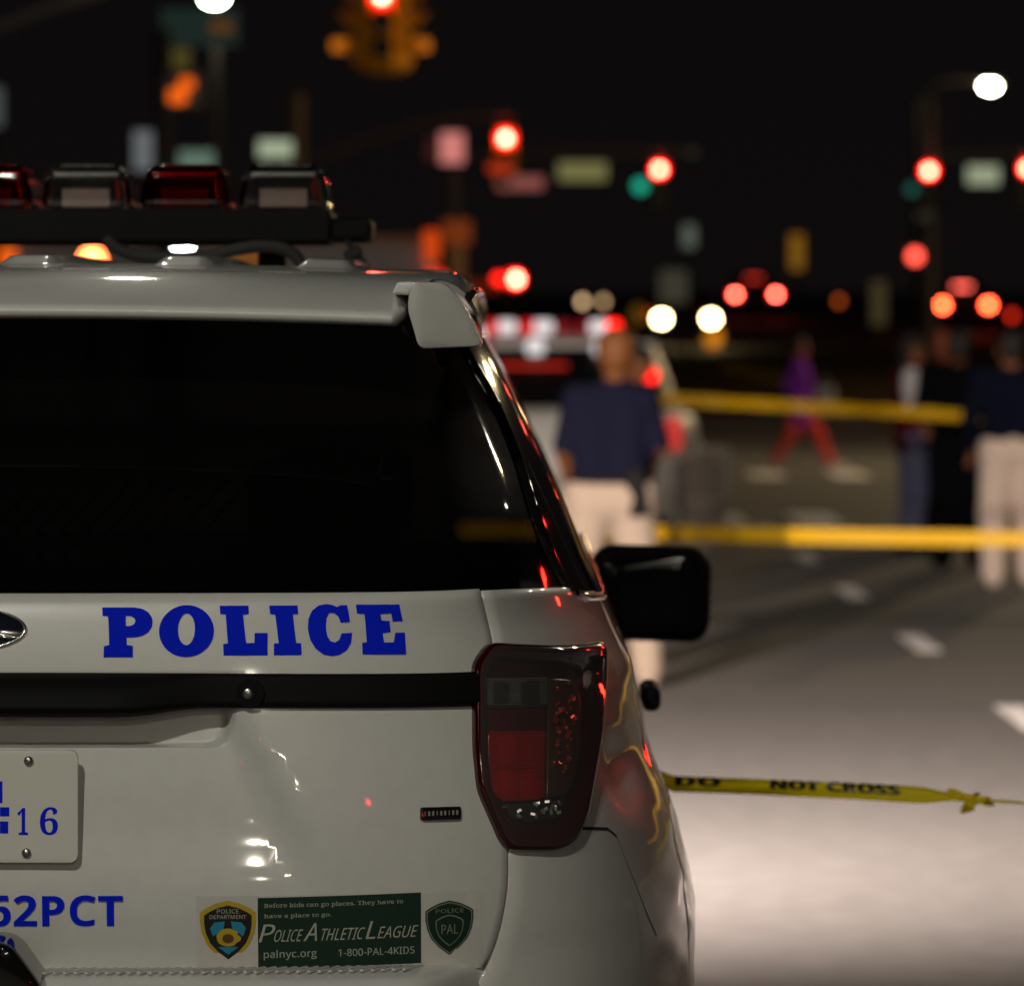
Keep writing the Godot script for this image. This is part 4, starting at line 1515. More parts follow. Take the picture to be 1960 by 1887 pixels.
	street_lamp("white street lamp reaching over the junction from its pole at the upper right", Vector3(8.9, 0.42, -100.0), spot(1895, 165, 100.0), 3.0, Color(1.0, 0.80, 0.52), M.lamp_white, 0.17)
	street_lamp("white street lamp cut by the top edge above the dark green direction sign", Vector3(spot(412, 0, 70).x, 0.0, -70.35), spot(410, -3, 70), 2.0, Color(1.0, 0.9, 0.75), M.lamp_white, 0.17)

	build_ground()
	make_suv()
	build_people()
	build_tapes()
	build_traffic()
	build_street()


func build_ground() -> void:
	var rows := []
	for z in [60.0, 0.0, -40.0, -85.0, -90.0, -95.0, -100.0, -105.0, -110.0, -115.0, -125.0, -140.0, -180.0, -230.0]:
		var line := []
		for i in 9: line.append(Vector3(-160.0 + i * 40.0, hill(-z), z))
		rows.append(line)
	var g := Geo.new(); g.grid(rows)
	struct("road", g, M.asphalt)
	for s in [[-9.0, -6.0, "pavement"], [11.5, 15.0, "pavement"]]:
		g = Geo.new()
		g.box(Vector3((s[0] + s[1]) / 2, 0.06, -2.0), Vector3(s[1] - s[0], 0.13, 90.0))
		struct(s[2], g, M.kerb)
	# lane dashes and worn crosswalk bars
	var marks := Node3D.new()
	marks.name = "lane_marking"
	marks.set_meta("kind", "structure")
	add_child(marks)
	for i in 10:
		var d := 14.9 + i * 4.93
		if d > 42.0 and d < 58.0: continue
		g = Geo.new()
		g.box(Vector3(2.22 + 0.012 * sin(i * 2.0), 0.004, -d), Vector3(0.13, 0.004, 1.35 + 0.1 * sin(i * 5.0)))
		obj("lane_dash", g, M.mark_white, marks)
	marks = Node3D.new()
	marks.name = "crosswalk_marking"
	marks.set_meta("kind", "structure")
	add_child(marks)
	for b in [[1465, 913, 56.0, 0.42], [1625, 915, 56.0, 0.42], [1385, 995, 42.0, 0.36], [1560, 992, 42.0, 0.40]]:
		var p := spot(b[0], 653, b[2])
		g = Geo.new()
		g.box(Vector3(p.x, 0.004, p.z), Vector3(b[3], 0.004, 2.6))
		obj("crosswalk_bar", g, M.mark_white, marks)
	# low bank beside the far road
	g = Geo.new()
	rows = []
	for i in 7:
		var d := 96.0 + i * 6.0
		var line := []
		for k in 16: line.append(Vector3(2.0 + k * 2.0, hill(d) + (0.02 + 0.35 * sin(PI * i / 6.0)) * smoothstep(0.0, 3.0, float(k)), -d))
		rows.append(line)
	g.grid(rows)
	struct("grass_bank", g, M.grass)


func build_people() -> void:
	var d := 21.6
	var p := person("person in navy shirt and khaki trousers, back turned, near the door mirror", Vector3(0.462, 0, -d), 0.0, 1.70,
		{"skin": M.skin_dark, "shirt": M.navy, "pants": M.khaki, "shoes": M.khaki, "hair": M.hair_bald, "short": true, "loose": 0.035},
		{"hip_l": Vector3(-0.10, 0.93, 0), "hip_r": Vector3(0.10, 0.93, 0), "knee_l": Vector3(-0.15, 0.5, -0.03), "ankle_l": Vector3(-0.17, 0.09, 0.02), "toe_l": Vector3(-0.2, 0.045, -0.15),
		"knee_r": Vector3(0.15, 0.5, -0.03), "ankle_r": Vector3(0.185, 0.09, 0.04), "toe_r": Vector3(0.23, 0.045, -0.13), "head": Vector3(0.035, 1.62, -0.03), "neck": Vector3(0.02, 1.47, 0),
		"shoulder_l": Vector3(-0.155, 1.41, 0), "shoulder_r": Vector3(0.165, 1.41, 0), "elbow_l": Vector3(-0.225, 1.16, 0.06), "wrist_l": Vector3(-0.19, 0.95, -0.08),
		"elbow_r": Vector3(0.245, 1.18, 0.03), "wrist_r": Vector3(0.22, 1.10, -0.22), "nod": Vector3(0.15, -0.1, -1)})
	var g := Geo.new()
	g.rbox(Vector3(0.125, 0.93, 0.10), Vector3(0.10, 0.24, 0.06), 0.025, Basis(Vector3.BACK, 0.12))
	g.rbox(Vector3(0.112, 1.02, 0.105), Vector3(0.06, 0.06, 0.05), 0.02)
	obj("holster", g, M.satin_black, p)
	g = Geo.new()
	var belt := []
	for i in 25: belt.append(Vector3(cos(TAU * i / 24) * 0.195, 0.985, sin(TAU * i / 24) * 0.132))
	g.tube(belt, 0.017, 6, false)
	obj("belt", g, M.satin_black, p)
	person("person whose brown face shows over the shoulder of the person in the navy shirt", Vector3(spot(1192, 653, 27.5).x, 0, -27.5), PI, 1.64,
		{"skin": M.skin_tan, "shirt": M.navy_dark, "pants": M.black_cloth, "shoes": M.black_cloth, "hair": M.hair_dark}, {"head": Vector3(-0.10, 1.60, -0.03), "neck": Vector3(-0.05, 1.46, 0), "shoulder_l": Vector3(-0.16, 1.41, 0.01), "shoulder_r": Vector3(0.16, 1.41, 0.01), "elbow_l": Vector3(-0.2, 1.14, 0.03), "wrist_l": Vector3(-0.12, 0.98, -0.16), "elbow_r": Vector3(0.2, 1.14, 0.03), "wrist_r": Vector3(0.12, 0.98, -0.16)})
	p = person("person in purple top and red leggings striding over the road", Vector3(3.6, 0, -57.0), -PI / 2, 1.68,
		{"skin": M.skin_red_light_tint, "shirt": M.purple, "pants": M.leggings, "shoes": M.white_cloth, "hair": M.hair_dark, "hem": 0.72, "loose": 0.012},
		{"knee_l": Vector3(-0.09, 0.5, -0.26), "ankle_l": Vector3(-0.09, 0.11, -0.42), "toe_l": Vector3(-0.09, 0.075, -0.60), "knee_r": Vector3(0.09, 0.5, 0.10), "ankle_r": Vector3(0.09, 0.12, 0.36), "toe_r": Vector3(0.09, 0.045, 0.20),
		"elbow_l": Vector3(-0.25, 1.15, 0.14), "wrist_l": Vector3(-0.24, 0.93, 0.06), "elbow_r": Vector3(0.25, 1.14, -0.1), "wrist_r": Vector3(0.24, 1.0, -0.3)})
	g = Geo.new()
	g.rbox(Vector3(3.6 + 0.30, 0.90, -57.0 + 0.24), Vector3(0.30, 0.34, 0.14), 0.06, Basis(), Vector2(0.2, 0.1))
	var hd := Geo.new()
	hd.tube([Vector3(3.80, 1.06, -56.76), Vector3(3.90, 1.2, -56.76), Vector3(4.0, 1.06, -56.76)], 0.012, 6)
	var bag := thing("hand_bag", "grey bag carried by the person in red leggings", "bag")
	obj("bag_body", g, M.grey_bag, bag)
	obj("bag_handle", hd, M.grey_bag, bag)
	person("person in maroon top and blue jeans at the left of the group", Vector3(spot(1745, 653, 35).x, 0, -35.0), -PI * 0.42, 1.70,
		{"skin": M.skin_tan, "shirt": M.maroon, "pants": M.denim, "shoes": M.black_cloth, "hair": M.hair_dark, "short": true, "long_hair": true, "loose": 0.02, "hem": 0.90},
		{"elbow_l": Vector3(-0.22, 1.14, 0.0), "wrist_l": Vector3(-0.2, 0.96, -0.12), "nod": Vector3(0.1, -0.1, -1)})
	g = Geo.new()
	var q := spot(1743, 735, 34.8)
	flesh(g, [[q + Vector3(0.01, 0.06, 0.0), q + Vector3(0.0, -0.04, 0.03), 0.075, 0.066], [q + Vector3(0, -0.04, 0.03), q + Vector3(0.0, -0.18, 0.05), 0.064, 0.05]], 0.02, 0.03)
	tag(obj("draped_sweater", g, M.white_cloth), "pale sweater hanging over the shoulder of the person in blue jeans", "sweater")
	person("person dressed all in black with broad shoulders in the middle of the group", Vector3(spot(1836, 653, 33).x, 0, -33.0), 0.1, 1.72,
		{"skin": M.skin_dark, "shirt": M.black_cloth, "pants": M.black_cloth, "shoes": M.black_cloth, "hair": M.hair_dark, "hem": 0.42, "top": "coat", "loose": 0.035},
		{"shoulder_l": Vector3(-0.23, 1.42, 0), "shoulder_r": Vector3(0.23, 1.42, 0), "elbow_l": Vector3(-0.30, 1.16, 0.03), "wrist_l": Vector3(-0.12, 1.05, -0.2), "elbow_r": Vector3(0.30, 1.16, 0.03), "wrist_r": Vector3(0.12, 1.05, -0.2)})
	person("person in a dark navy jacket and khaki trousers at the right edge, back turned", Vector3(spot(1936, 653, 30.6).x, 0, -30.6), 0.05, 1.71,
		{"skin": M.skin_tan, "shirt": M.navy_dark, "pants": M.khaki_pale, "shoes": M.khaki_pale, "hair": M.hair_dark, "top": "jacket", "loose": 0.04},
		{"knee_l": Vector3(-0.125, 0.5, -0.02), "ankle_l": Vector3(-0.13, 0.09, 0.02), "shoulder_l": Vector3(-0.21, 1.42, 0), "elbow_l": Vector3(-0.29, 1.16, 0.03), "wrist_l": Vector3(-0.26, 0.95, -0.1)})
	person("person with red light put into the face colour, in dark clothes at the back of the group", Vector3(spot(1808, 653, 38).x, 0, -38.0), PI * 0.9, 1.74,
		{"skin": M.skin_red_light_tint, "shirt": M.black_cloth, "pants": M.black_cloth, "shoes": M.black_cloth}, {"elbow_l": Vector3(-0.25, 1.15, 0.12), "wrist_l": Vector3(-0.1, 1.02, 0.2), "elbow_r": Vector3(0.25, 1.15, 0.12), "wrist_r": Vector3(0.1, 1.02, 0.2)})


func build_tapes() -> void:
	# near tape: tied to the side of the police vehicle, printed along its upper half, knotted at the right
	var pts := [CAR + Vector3(0.975, 0.866, -2.05), spot(1290, 1500, 8.15), spot(1440, 1505, 8.1), spot(1640, 1514, 8.05), spot(1810, 1524, 8.0), spot(1845, 1528, 8.0)]
	var root := thing("barrier_tape", "near yellow barrier tape with black lettering, knotted at its right end", "tape", Vector3(pts[0].x, 0, pts[0].z))
	var o := root.position
	var wide := [0.031, 0.030, 0.029, 0.026, 0.018, 0.010]
	var c := Curve3D.new()
	for i in pts.size():
		var tn: Vector3 = (pts[mini(i + 1, pts.size() - 1)] - pts[maxi(i - 1, 0)]) / 6.0
		c.add_point(pts[i] - o, -tn, tn)
	var length := c.get_baked_length()
	var at := func(f: float, h: float, out: float) -> Vector3:
		var p := c.sample_baked(length * clampf(f, 0.0, 1.0))
		var w := lerpf(lerpf(0.032, 0.027, f), 0.009, smoothstep(0.86, 1.0, f))
		var wav := 0.0012 * sin(f * 21.0) * cos(h * 3.0)
		return p + Vector3(0, h * w / 2.0, 0.012 * h * absf(h) * sin(f * 5.0 + 0.6) + wav + out)
	var rows := []
	for i in 81:
		var line := []
		for k in 9: line.append(at.call(i / 80.0, 1.0 - k / 4.0, -0.006 * maxf(0.0, k - 4) / 4.0))
		rows.append(line)
	var g := Geo.new(); g.grid(rows)
	obj("strip", g, M.tape_dark, root)
	for w in [["DO", 0.095, 0.235], ["NOT CROSS", 0.40, 0.80]]:
		var t := words(w[0], font("Droid Sans", 700))
		var b := t.get_aabb()
		g = Geo.new()
		for heavy in [-0.0035, 0.0, 0.0035]:               # heavy print
			g.add_mesh(t, func(p: Vector3) -> Vector3:
				var u: float = lerpf(w[1], w[2], (p.x - b.position.x) / b.size.x) + heavy
				return at.call(u, lerpf(-0.12, 1.0, (p.y - b.position.y) / b.size.y), 0.0016 + heavy * 0.05 if p.z > 0.0 else 0.001))
		obj("tape_lettering", g, M.tape_ink, root)
	g = Geo.new()
	var kn := spot(1858, 1529, 8.0) - o
	g.rbox(kn, Vector3(0.03, 0.016, 0.018), 0.007, Basis(Vector3.BACK, -0.3))
	for tip in [[[1812, 1508], [1836, 1522], 0.016], [[1838, 1557], [1856, 1537], 0.017], [[1905, 1541], [1882, 1532], 0.014], [[1878, 1517], [1864, 1524], 0.009]]:
		var a := spot(tip[0][0], tip[0][1], 8.0 + 0.02) - o
		var b := spot(tip[1][0], tip[1][1], 8.0 - 0.01) - o
		var n: Vector3 = (b - a).cross(Vector3.BACK).normalized() * tip[2]
		g.grid([[a + n * 0.02, a - n * 0.02], [a.lerp(b, 0.35) + n * 0.45, a.lerp(b, 0.35) - n * 0.3], [a.lerp(b, 0.75) + n * 0.8 + Vector3(0, 0, 0.008), a.lerp(b, 0.75) - n * 0.5], [b + n * 0.7, b - n * 0.5], [kn + n * 0.25, kn - n * 0.25]])
	obj("knot", g, M.tape_dark, root)
	g = Geo.new()
	g.tube([kn, spot(1920, 1533, 8.0) - o, spot(2100, 1548, 8.0) - o, spot(2600, 1570, 8.0) - o], 0.0030, 6)
	obj("twisted_end", g, M.tape_dark, root)
	var post := thing("barrier_post", "slim grey post at the right that holds the twisted end of the near tape", "post", Vector3(spot(2600, 653, 8.0).x, 0, -8.0))
	g = Geo.new()
	g.tube([Vector3.ZERO, Vector3(0, 1.05, 0)], 0.03, 10)
	obj("tube", g, M.pole_grey, post)
	g = Geo.new()
	g.rbox(Vector3(0, 0.03, 0), Vector3(0.4, 0.06, 0.4), 0.02)
	obj("foot", g, M.rubber, post)
	ribbon("middle yellow barrier tape stretched low across the road", [spot(880, 1012, 24.6), spot(1250, 1019, 24.3), spot(1600, 1026, 24.0), spot(1960, 1031, 23.8), spot(2600, 1030, 23.4), spot(4300, 990, 22.6)], 0.078, M.tape, 0.25)
	ribbon("upper yellow barrier tape sloping from the person in the navy shirt to the group", [spot(1130, 756, 32.2), spot(1268, 763, 32.0), spot(1560, 779, 31.9), spot(1760, 790, 31.7), spot(1900, 799, 31.5)], 0.076, M.tape, 0.45)
	ribbon("far yellow barrier tape hanging slack behind the upper tape", [spot(1380, 700, 62.0), spot(1480, 722, 61.0), spot(1590, 752, 60.0), spot(1660, 790, 59.0), spot(1715, 830, 58.0)], 0.11, M.tape_dim_light, 0.3)


func build_traffic() -> void:
	# white police car beyond the person in navy, its roof lamps lit
	var pc := sedan("white police car with lit roof lamps behind the person in the navy shirt", Vector3(spot(1100, 653, 36).x, 0, -36.0 - 2.3), 0.0, M.plastic_white, M.lamp_red, M.lens_grey, "", 0.075)
	pc.scale = Vector3(1.13, 1.11, 1.0)
	var bar := Node3D.new()
	bar.name = "roof_light_bar"
	pc.add_child(bar, true)
	var g := Geo.new()
	g.rbox(Vector3(-0.10, 1.50, 0.4), Vector3(1.12, 0.06, 0.24), 0.02)
	obj("bar_base", g, mat(0.35, 0.22, 0.22, 0.5), bar)
	for l in [[-0.60, "r", 0.07], [-0.49, "w", 0.075], [-0.33, "r", 0.06], [-0.215, "w", 0.075], [-0.06, "d", 0.05], [0.09, "d", 0.05], [0.20, "w", 0.07], [0.31, "s", 0.055]]:
		g = Geo.new()
		g.rbox(Vector3(l[0] * 0.98, 1.585, 0.43), Vector3(l[2] * 2.0, 0.095, 0.2), 0.03)
		obj("roof_lamp", g, {"r": glow(1, 0.01, 0.01, 0.8), "w": glow(1, 0.9, 0.9, 0.95), "d": glow(1, 0.02, 0.04, 0.2), "s": M.lamp_red_soft}[l[1]], bar)
	for l in [[-0.27, 1.44, 0.06], [0.20, 1.43, 0.05]]:
		g = Geo.new()
		g.rbox(Vector3(l[0], l[1], 1.13), Vector3(l[2] * 2.0, 0.13, 0.06), 0.03)
		obj("window_lamp", g, glow(1, 0.92, 0.92, 0.85), pc)
	g = Geo.new()
	g.rbox(Vector3(-0.30, 1.30, 1.36), Vector3(0.52, 0.03, 0.03), 0.01)
	obj("high_brake_lamp", g, glow(1, 0.03, 0.01, 0.5), pc)
	var far := [
		["dark car coming down the hill with two bright yellowish headlamps", 1308, 140.0, PI, "car lights on the hill"],
		["left of two dark cars driving up the hill with red tail lamps", 1440, 175.0, 0.0, "car lights on the hill"],
		["right of two dark cars driving up the hill with brighter tail lamps", 1835, 155.0, 0.0, "car lights on the hill"]]
	var black := mat(0.006, 0.006, 0.007, 0.5)
	for f in far:
		var c := sedan(f[0], Vector3(spot(f[1], 653, f[2]).x, hill(f[2]), -f[2]), f[3], black, M.lamp_red_soft, M.head_lamp if f[1] < 1400 else M.lens_grey, f[4], 0.13 if f[1] > 1400 else 0.17, 0.0 if f[1] < 1400 else 0.085 if f[1] < 1800 else 0.125)
		if f[1] > 1400:
			g = Geo.new()
			g.rbox(Vector3(0, 1.36, 1.25), Vector3(0.5, 0.09, 0.05), 0.02)
			obj("high_brake_lamp", g, glow(1, 0.05, 0.03, 1.3) if f[1] < 1800 else glow(1, 0.12, 0.08, 5.0), c)
		c.scale = Vector3(1.13, 1.12, 1.0)
		if f[1] > 1800:
			for o in c.get_children():
				if str(o.name).begins_with("tail_lamp_core"): o.material_override = glow(1.0, 0.075, 0.022, 34.0)
	# box truck standing across the road behind the light bar
	var d := 60.0
	var t := thing("box_truck", "grey box truck standing across the road behind the light bar", "truck", Vector3(spot(470, 653, d).x, 0, -d))
	g = Geo.new()
	g.rbox(Vector3(-0.35, 1.72, 0), Vector3(5.6, 2.35, 2.2), 0.05)
	obj("cargo_box", g, mat(0.30, 0.28, 0.30, 0.6), t)
	g = Geo.new()
	g.rbox(Vector3(-0.35, 2.95, 0.02), Vector3(5.64, 0.10, 2.24), 0.03)
	obj("top_rail", g, mat(0.34, 0.17, 0.08, 0.6), t)
	g = Geo.new()
	g.rbox(Vector3(-4.0, 1.25, 0), Vector3(1.7, 1.7, 2.1), 0.2)
	obj("cab", g, mat(0.30, 0.28, 0.30, 0.5), t)
	g = Geo.new()
	g.box(Vector3(-0.8, 0.5, 0), Vector3(7.0, 0.16, 0.9))
	obj("chassis", g, M.satin_black, t)
	for x in [-3.9, 1.2]:
		for z in [-0.95, 0.95]:
			var w := Node3D.new()
			w.name = "wheel_hub"
			w.position = Vector3(x, 0.45, z)
			w.rotation.y = PI / 2
			t.add_child(w, true)
			wheel_plain(w)
	for l in [[826, 470, 0.10, 0.20, glow(1, 0.09, 0.004, 0.6)], [833, 538, 0.13, 0.13, glow(1, 0.03, 0.01, 1.6)], [12, 492, 0.12, 0.12, M.lamp_amber], [470, 490, 0.3, 0.12, glow(1, 0.35, 0.05, 0.16)]]:
		var p := spot(l[0], l[1], d - 1.2) - t.position
		g = Geo.new()
		g.rbox(p, Vector3(l[2] * 2, l[3] * 2, 0.1), 0.04)
		obj("marker_lamp", g, l[4], t)
	# beacons between the light bar and the roof
	for b in [[176, 498, 48.0, "red beacon lamp glowing under the light bar, the lower left one", glow(1.0, 0.14, 0.035, 24.0), 0.12], [350, 466, 50.0, "white work lamp shining through the gap under the light bar", M.lamp_cool, 0.075]]:
		var p := spot(b[0], b[1], b[2])
		var bc := thing("beacon_lamp", b[3], "lamp", Vector3(p.x, 0, p.z))
		g = Geo.new()
		g.ball(Vector3(0, p.y, 0), Vector3(1, 1, 1) * b[5], 8)
		obj("beacon_lamp_dome", g, b[4], bc)
		g = Geo.new()
		g.tube([Vector3.ZERO, Vector3(0, p.y - b[5], 0)], 0.04, 8)
		obj("stand", g, M.pole_grey, bc)


func wheel_plain(parent: Node3D) -> void:
	var g := Geo.new()
	g.tube([Vector3(-0.13, 0, 0), Vector3(-0.12, 0, 0), Vector3(0.12, 0, 0), Vector3(0.13, 0, 0)], [0.38, 0.45, 0.45, 0.38], 24)
	obj("tyre", g, M.rubber, parent)


func build_street() -> void:
	var g: Geo
	# yellow four-way signal at the top, hung from a mast arm that comes in from the left
	var c := spot(732, 62, 61.0)
	var ts := thing("traffic_signal", "large yellow four-way traffic signal with a red lamp lit, cut by the top edge", "traffic signal", Vector3(c.x, 0, c.z))
	var up := Vector3(0, c.y + 0.12, 0)
	signal_head(ts, up + Vector3(0, 0, 0.24), 0.0, 0, M.lamp_red_lit, M.signal_yellow)
	signal_head(ts, up + Vector3(-0.24, 0, 0), -PI / 2, -1, M.lamp_red_lit, M.signal_yellow, 0.3)
	signal_head(ts, up + Vector3(0.24, 0, 0), PI / 2, -1, M.lamp_red_lit, M.signal_yellow, 0.3)
	signal_head(ts, up + Vector3(0, 0, -0.24), PI, -1, M.lamp_red_lit, M.signal_yellow)
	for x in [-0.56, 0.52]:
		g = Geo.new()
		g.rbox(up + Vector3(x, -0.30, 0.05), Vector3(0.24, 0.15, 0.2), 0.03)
		obj("painted_visor_glint", g, glow(1.0, 0.26, 0.01, 0.55), ts)  # glowing box added for light caught by the side visors
	g = Geo.new()
	g.ball(up + Vector3(0, -0.50, 0), Vector3(0.42, 0.20, 0.30), 6)
	obj("bottom_cap", g, M.signal_yellow, ts)
	mast_arm(ts, Vector3(spot(-420, 0, 61).x - c.x, 0, 0), 5.6, [Vector3(spot(-420, 0, 61).x - c.x, 5.2, 0), spot(0, 50, 61) - Vector3(c.x, 0, c.z), spot(130, 0, 61) - Vector3(c.x, 0, c.z), spot(300, -48, 61) - Vector3(c.x, 0, c.z), spot(520, -76, 61) - Vector3(c.x, 0, c.z), up + Vector3(0, 0.75, 0)], mat(0.16, 0.14, 0.14, 0.5), 0.13)
	g = Geo.new()
	g.tube([up + Vector3(0, 0.4, 0), up + Vector3(0, 0.78, 0)], 0.06, 8)
	obj("hanger", g, M.signal_yellow, ts)
	# signals over the junction: the left mast
	c = spot(870, 653, 90.0)
	var gy := hill(90.0)
	ts = thing("traffic_signal", "traffic signal with a long level arm beyond the white police car", "traffic signal", Vector3(c.x, gy, c.z))
	var base := ts.position
	mast_arm(ts, Vector3.ZERO, spot(0, 285, 90).y - gy, [spot(870, 296, 90) - base, spot(1100, 291, 90) - base, spot(1330, 289, 90) - base], mat(0.10, 0.06, 0.045, 0.5), 0.10)
	signal_head(ts, spot(1262, 358, 90) - base, 0.0, 0, M.lamp_red_lit, M.signal_dark)
	g = Geo.new()
	g.disc(spot(1226, 356, 89.5) - base, Vector3.BACK, 0.13, 16, 0.02)
	obj("green_lamp", g, M.lamp_green, ts)
	g = Geo.new()
	g.rbox(spot(1324, 293, 90) - base, Vector3(0.28, 0.16, 0.2), 0.04)
	obj("arm_end_box", g, mat(0.16, 0.18, 0.2, 0.5), ts)
	var sign_added_glow := func(r: float, gr: float, b: float) -> StandardMaterial3D:  # glow put into the panel in place of street light falling on it
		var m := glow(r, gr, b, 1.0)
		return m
	tag(signboard("street_sign", spot(1115, 328, 89.9), 0.95, 0.36, sign_added_glow.call(0.16, 0.15, 0.055)), "pale yellow green street name sign hanging from the level arm", "sign")
	# the curved mast in front of it
	c = spot(600, 653, 78.0)
	ts = thing("traffic_signal", "red traffic signal in a yellow housing on the long curved arm", "traffic signal", Vector3(c.x, 0, c.z))
	base = ts.position
	mast_arm(ts, Vector3.ZERO, 4.4, [spot(600, 305, 78) - base, spot(700, 268, 78) - base, spot(800, 240, 78) - base, spot(890, 224, 78) - base, spot(985, 221, 78) - base], mat(0.045, 0.022, 0.018, 0.6), 0.09)
	signal_head(ts, spot(968, 304, 78) - base, 0.0, 0, M.lamp_red_lit, M.signal_yellow)
	g = Geo.new()
	g.rbox(spot(958, 322, 77.7) - base, Vector3(0.42, 0.16, 0.1), 0.05)
	obj("housing_added_glow", g, glow(1, 0.07, 0.01, 0.45), ts)  # added glow for the red-orange light on the lower housing
	tag(signboard("added_glow_sign", spot(865, 283, 77.9), 0.40, 0.52, sign_added_glow.call(0.62, 0.20, 0.17)), "small sign with an added pink glow left of the red signal on the curved arm", "sign")  # pink light of the red signal put into the sign as glow
	tag(signboard("added_glow_sign", spot(826, 286, 77.9), 0.2, 0.4, sign_added_glow.call(0.035, 0.006, 0.006)), "dim dark red panel left of the sign with the added pink glow", "sign")
	tag(signboard("added_glow_sign", spot(996, 350, 77.9), 0.78, 0.22, sign_added_glow.call(0.24, 0.07, 0.06)), "dull red street name sign below the red signal on the curved arm", "sign")
	# right mast
	c = spot(1785, 653, 90.0)
	ts = thing("traffic_signal", "traffic signal mast at the right with two red signals on its arm", "traffic signal", Vector3(c.x, gy, c.z))
	base = ts.position
	mast_arm(ts, Vector3.ZERO, spot(0, 190, 90).y - gy, [spot(1785, 298, 90) - base, spot(1900, 294, 90) - base, spot(2080, 291, 90) - base], mat(0.075, 0.06, 0.055, 0.5), 0.12)
	signal_head(ts, spot(1775, 362, 90) + Vector3(0, 0, 0.3) - base, 0.0, 0, M.lamp_red_lit, M.signal_dark)
	signal_head(ts, spot(1966, 356, 90) - base, 0.0, 0, M.lamp_red_lit, M.signal_dark)
	g = Geo.new()
	g.disc(spot(1746, 362, 89.5) - base, Vector3.BACK, 0.11, 16, 0.02)
	obj("green_lamp", g, glow(0.05, 0.30, 0.24, 0.35), ts)
	g = Geo.new()
	g.rbox(spot(1772, 413, 89.6) - base, Vector3(0.42, 0.22, 0.1), 0.05)
	obj("mounting_plate", g, mat(0.10, 0.12, 0.13, 0.5), ts)
	g = Geo.new()
	g.disc(spot(1752, 490, 89.5) - base, Vector3.BACK, 0.13, 18, 0.02)
	obj("stop_hand_lamp", g, glow(1, 0.08, 0.05, 4.2), ts)
	g = Geo.new()
	g.rbox(spot(1752, 490, 89.6) - base + Vector3(0, 0, -0.12), Vector3(0.42, 0.42, 0.2), 0.04)
	obj("stop_hand_housing", g, M.signal_dark, ts)
	tag(signboard("street_sign", spot(1882, 335, 89.9), 0.62, 0.36, sign_added_glow.call(0.30, 0.34, 0.22)), "pale green street name sign between the two red signals at the right", "sign")
	# lone signal by the left mast
	c = spot(980, 535, 112.0)
	ts = thing("traffic_signal", "low post signal with two red lamps side by side above the white police car", "traffic signal", Vector3(c.x, hill(112), c.z))
	base = ts.position
	g = Geo.new()
	g.rbox(spot(972, 535, 112.2) - base, Vector3(0.95, 0.42, 0.2), 0.06)
	g.tube([Vector3.ZERO, Vector3(0, spot(0, 535, 112).y - base.y, -0.1)], 0.06, 8)
	obj("signal_housing", g, M.signal_dark, ts)
	for l in [[986, 534, 0.20, M.lamp_red_lit], [955, 535, 0.13, M.lamp_red_deep], [988, 534, 0.11, M.lamp_red_core]]:
		g = Geo.new()
		g.disc(spot(l[0], l[1], 111.8 - (0.05 if l[2] == 0.11 else 0.0)) - base, Vector3.BACK, l[2], 18, 0.03)
		obj("signal_lamp_lens", g, l[3], ts)
	g = Geo.new()
	g.rbox(spot(925, 548, 111.8) - base, Vector3(0.8, 0.25, 0.1), 0.05)
	obj("orange_trail_glow", g, glow(1, 0.08, 0.01, 0.10), ts)  # added glow for the orange trail of light beside the lamps
	# left: dark poles, green direction sign, pedestrian signal, small signs
	c = spot(312, 653, 52.0)
	ts = thing("pedestrian_signal", "orange hand pedestrian signal on the dark pole at the left", "pedestrian signal", c * Vector3(1, 0, 1))
	base = ts.position
	g = Geo.new()
	g.tube([Vector3.ZERO, Vector3(0, 5.2, 0)], 0.10, 12)
	obj("pole", g, M.pole_grey, ts)
	for l in [[357, 160, 0.085, M.lamp_amber], [340, 184, 0.105, M.lamp_amber]]:
		g = Geo.new()
		g.rbox(spot(l[0], l[1], 51.6) - base, Vector3(l[2] * 2.0, l[2] * 1.6, 0.08), 0.04)
		obj("hand_lamp", g, l[3], ts)
	g = Geo.new()
	g.rbox(spot(348, 172, 51.8) - base, Vector3(0.45, 0.45, 0.2), 0.04)
	obj("signal_housing", g, M.signal_dark, ts)
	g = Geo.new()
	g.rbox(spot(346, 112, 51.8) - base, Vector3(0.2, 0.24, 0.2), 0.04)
	obj("top_bracket", g, glow(0.055, 0.045, 0.008, 1.0), ts)  # faint glow put into the bracket, which is no lamp
	tag(signboard("direction_sign", spot(382, 52, 53.0), 0.90, 0.44, sign_added_glow.call(0.008, 0.018, 0.014)), "dark green direction sign at the top left", "sign")
	tag(signboard("added_glow_sign", spot(424, 52, 52.7), 0.26, 0.12, sign_added_glow.call(0.10, 0.035, 0.004)), "dim orange panel on the dark green direction sign", "sign")
	plate_sign("street_sign", "grey upright oval sign above the light bar, the left one", spot(274, 288, 58.0), 0.24, 0.50, sign_added_glow.call(0.12, 0.13, 0.135), "small signs on posts at the left")
	plate_sign("street_sign", "dim green sign just above the red lamp of the light bar", spot(376, 306, 60.0), 0.46, 0.24, sign_added_glow.call(0.10, 0.16, 0.12), "small signs on posts at the left")
	plate_sign("street_sign", "pale white green sign above the right clear lamp of the light bar", spot(527, 285, 62.0), 0.46, 0.24, sign_added_glow.call(0.34, 0.40, 0.27), "small signs on posts at the left")
	plate_sign("street_sign", "grey sign cut by the left edge", spot(-6, 205, 58.0), 0.16, 0.5, sign_added_glow.call(0.06, 0.07, 0.07), "small signs on posts at the left")
	var pole := thing("utility_pole", "thin brown pole beside the pale sign above the light bar", "pole", spot(566, 653, 63.0) * Vector3(1, 0, 1))
	g = Geo.new()
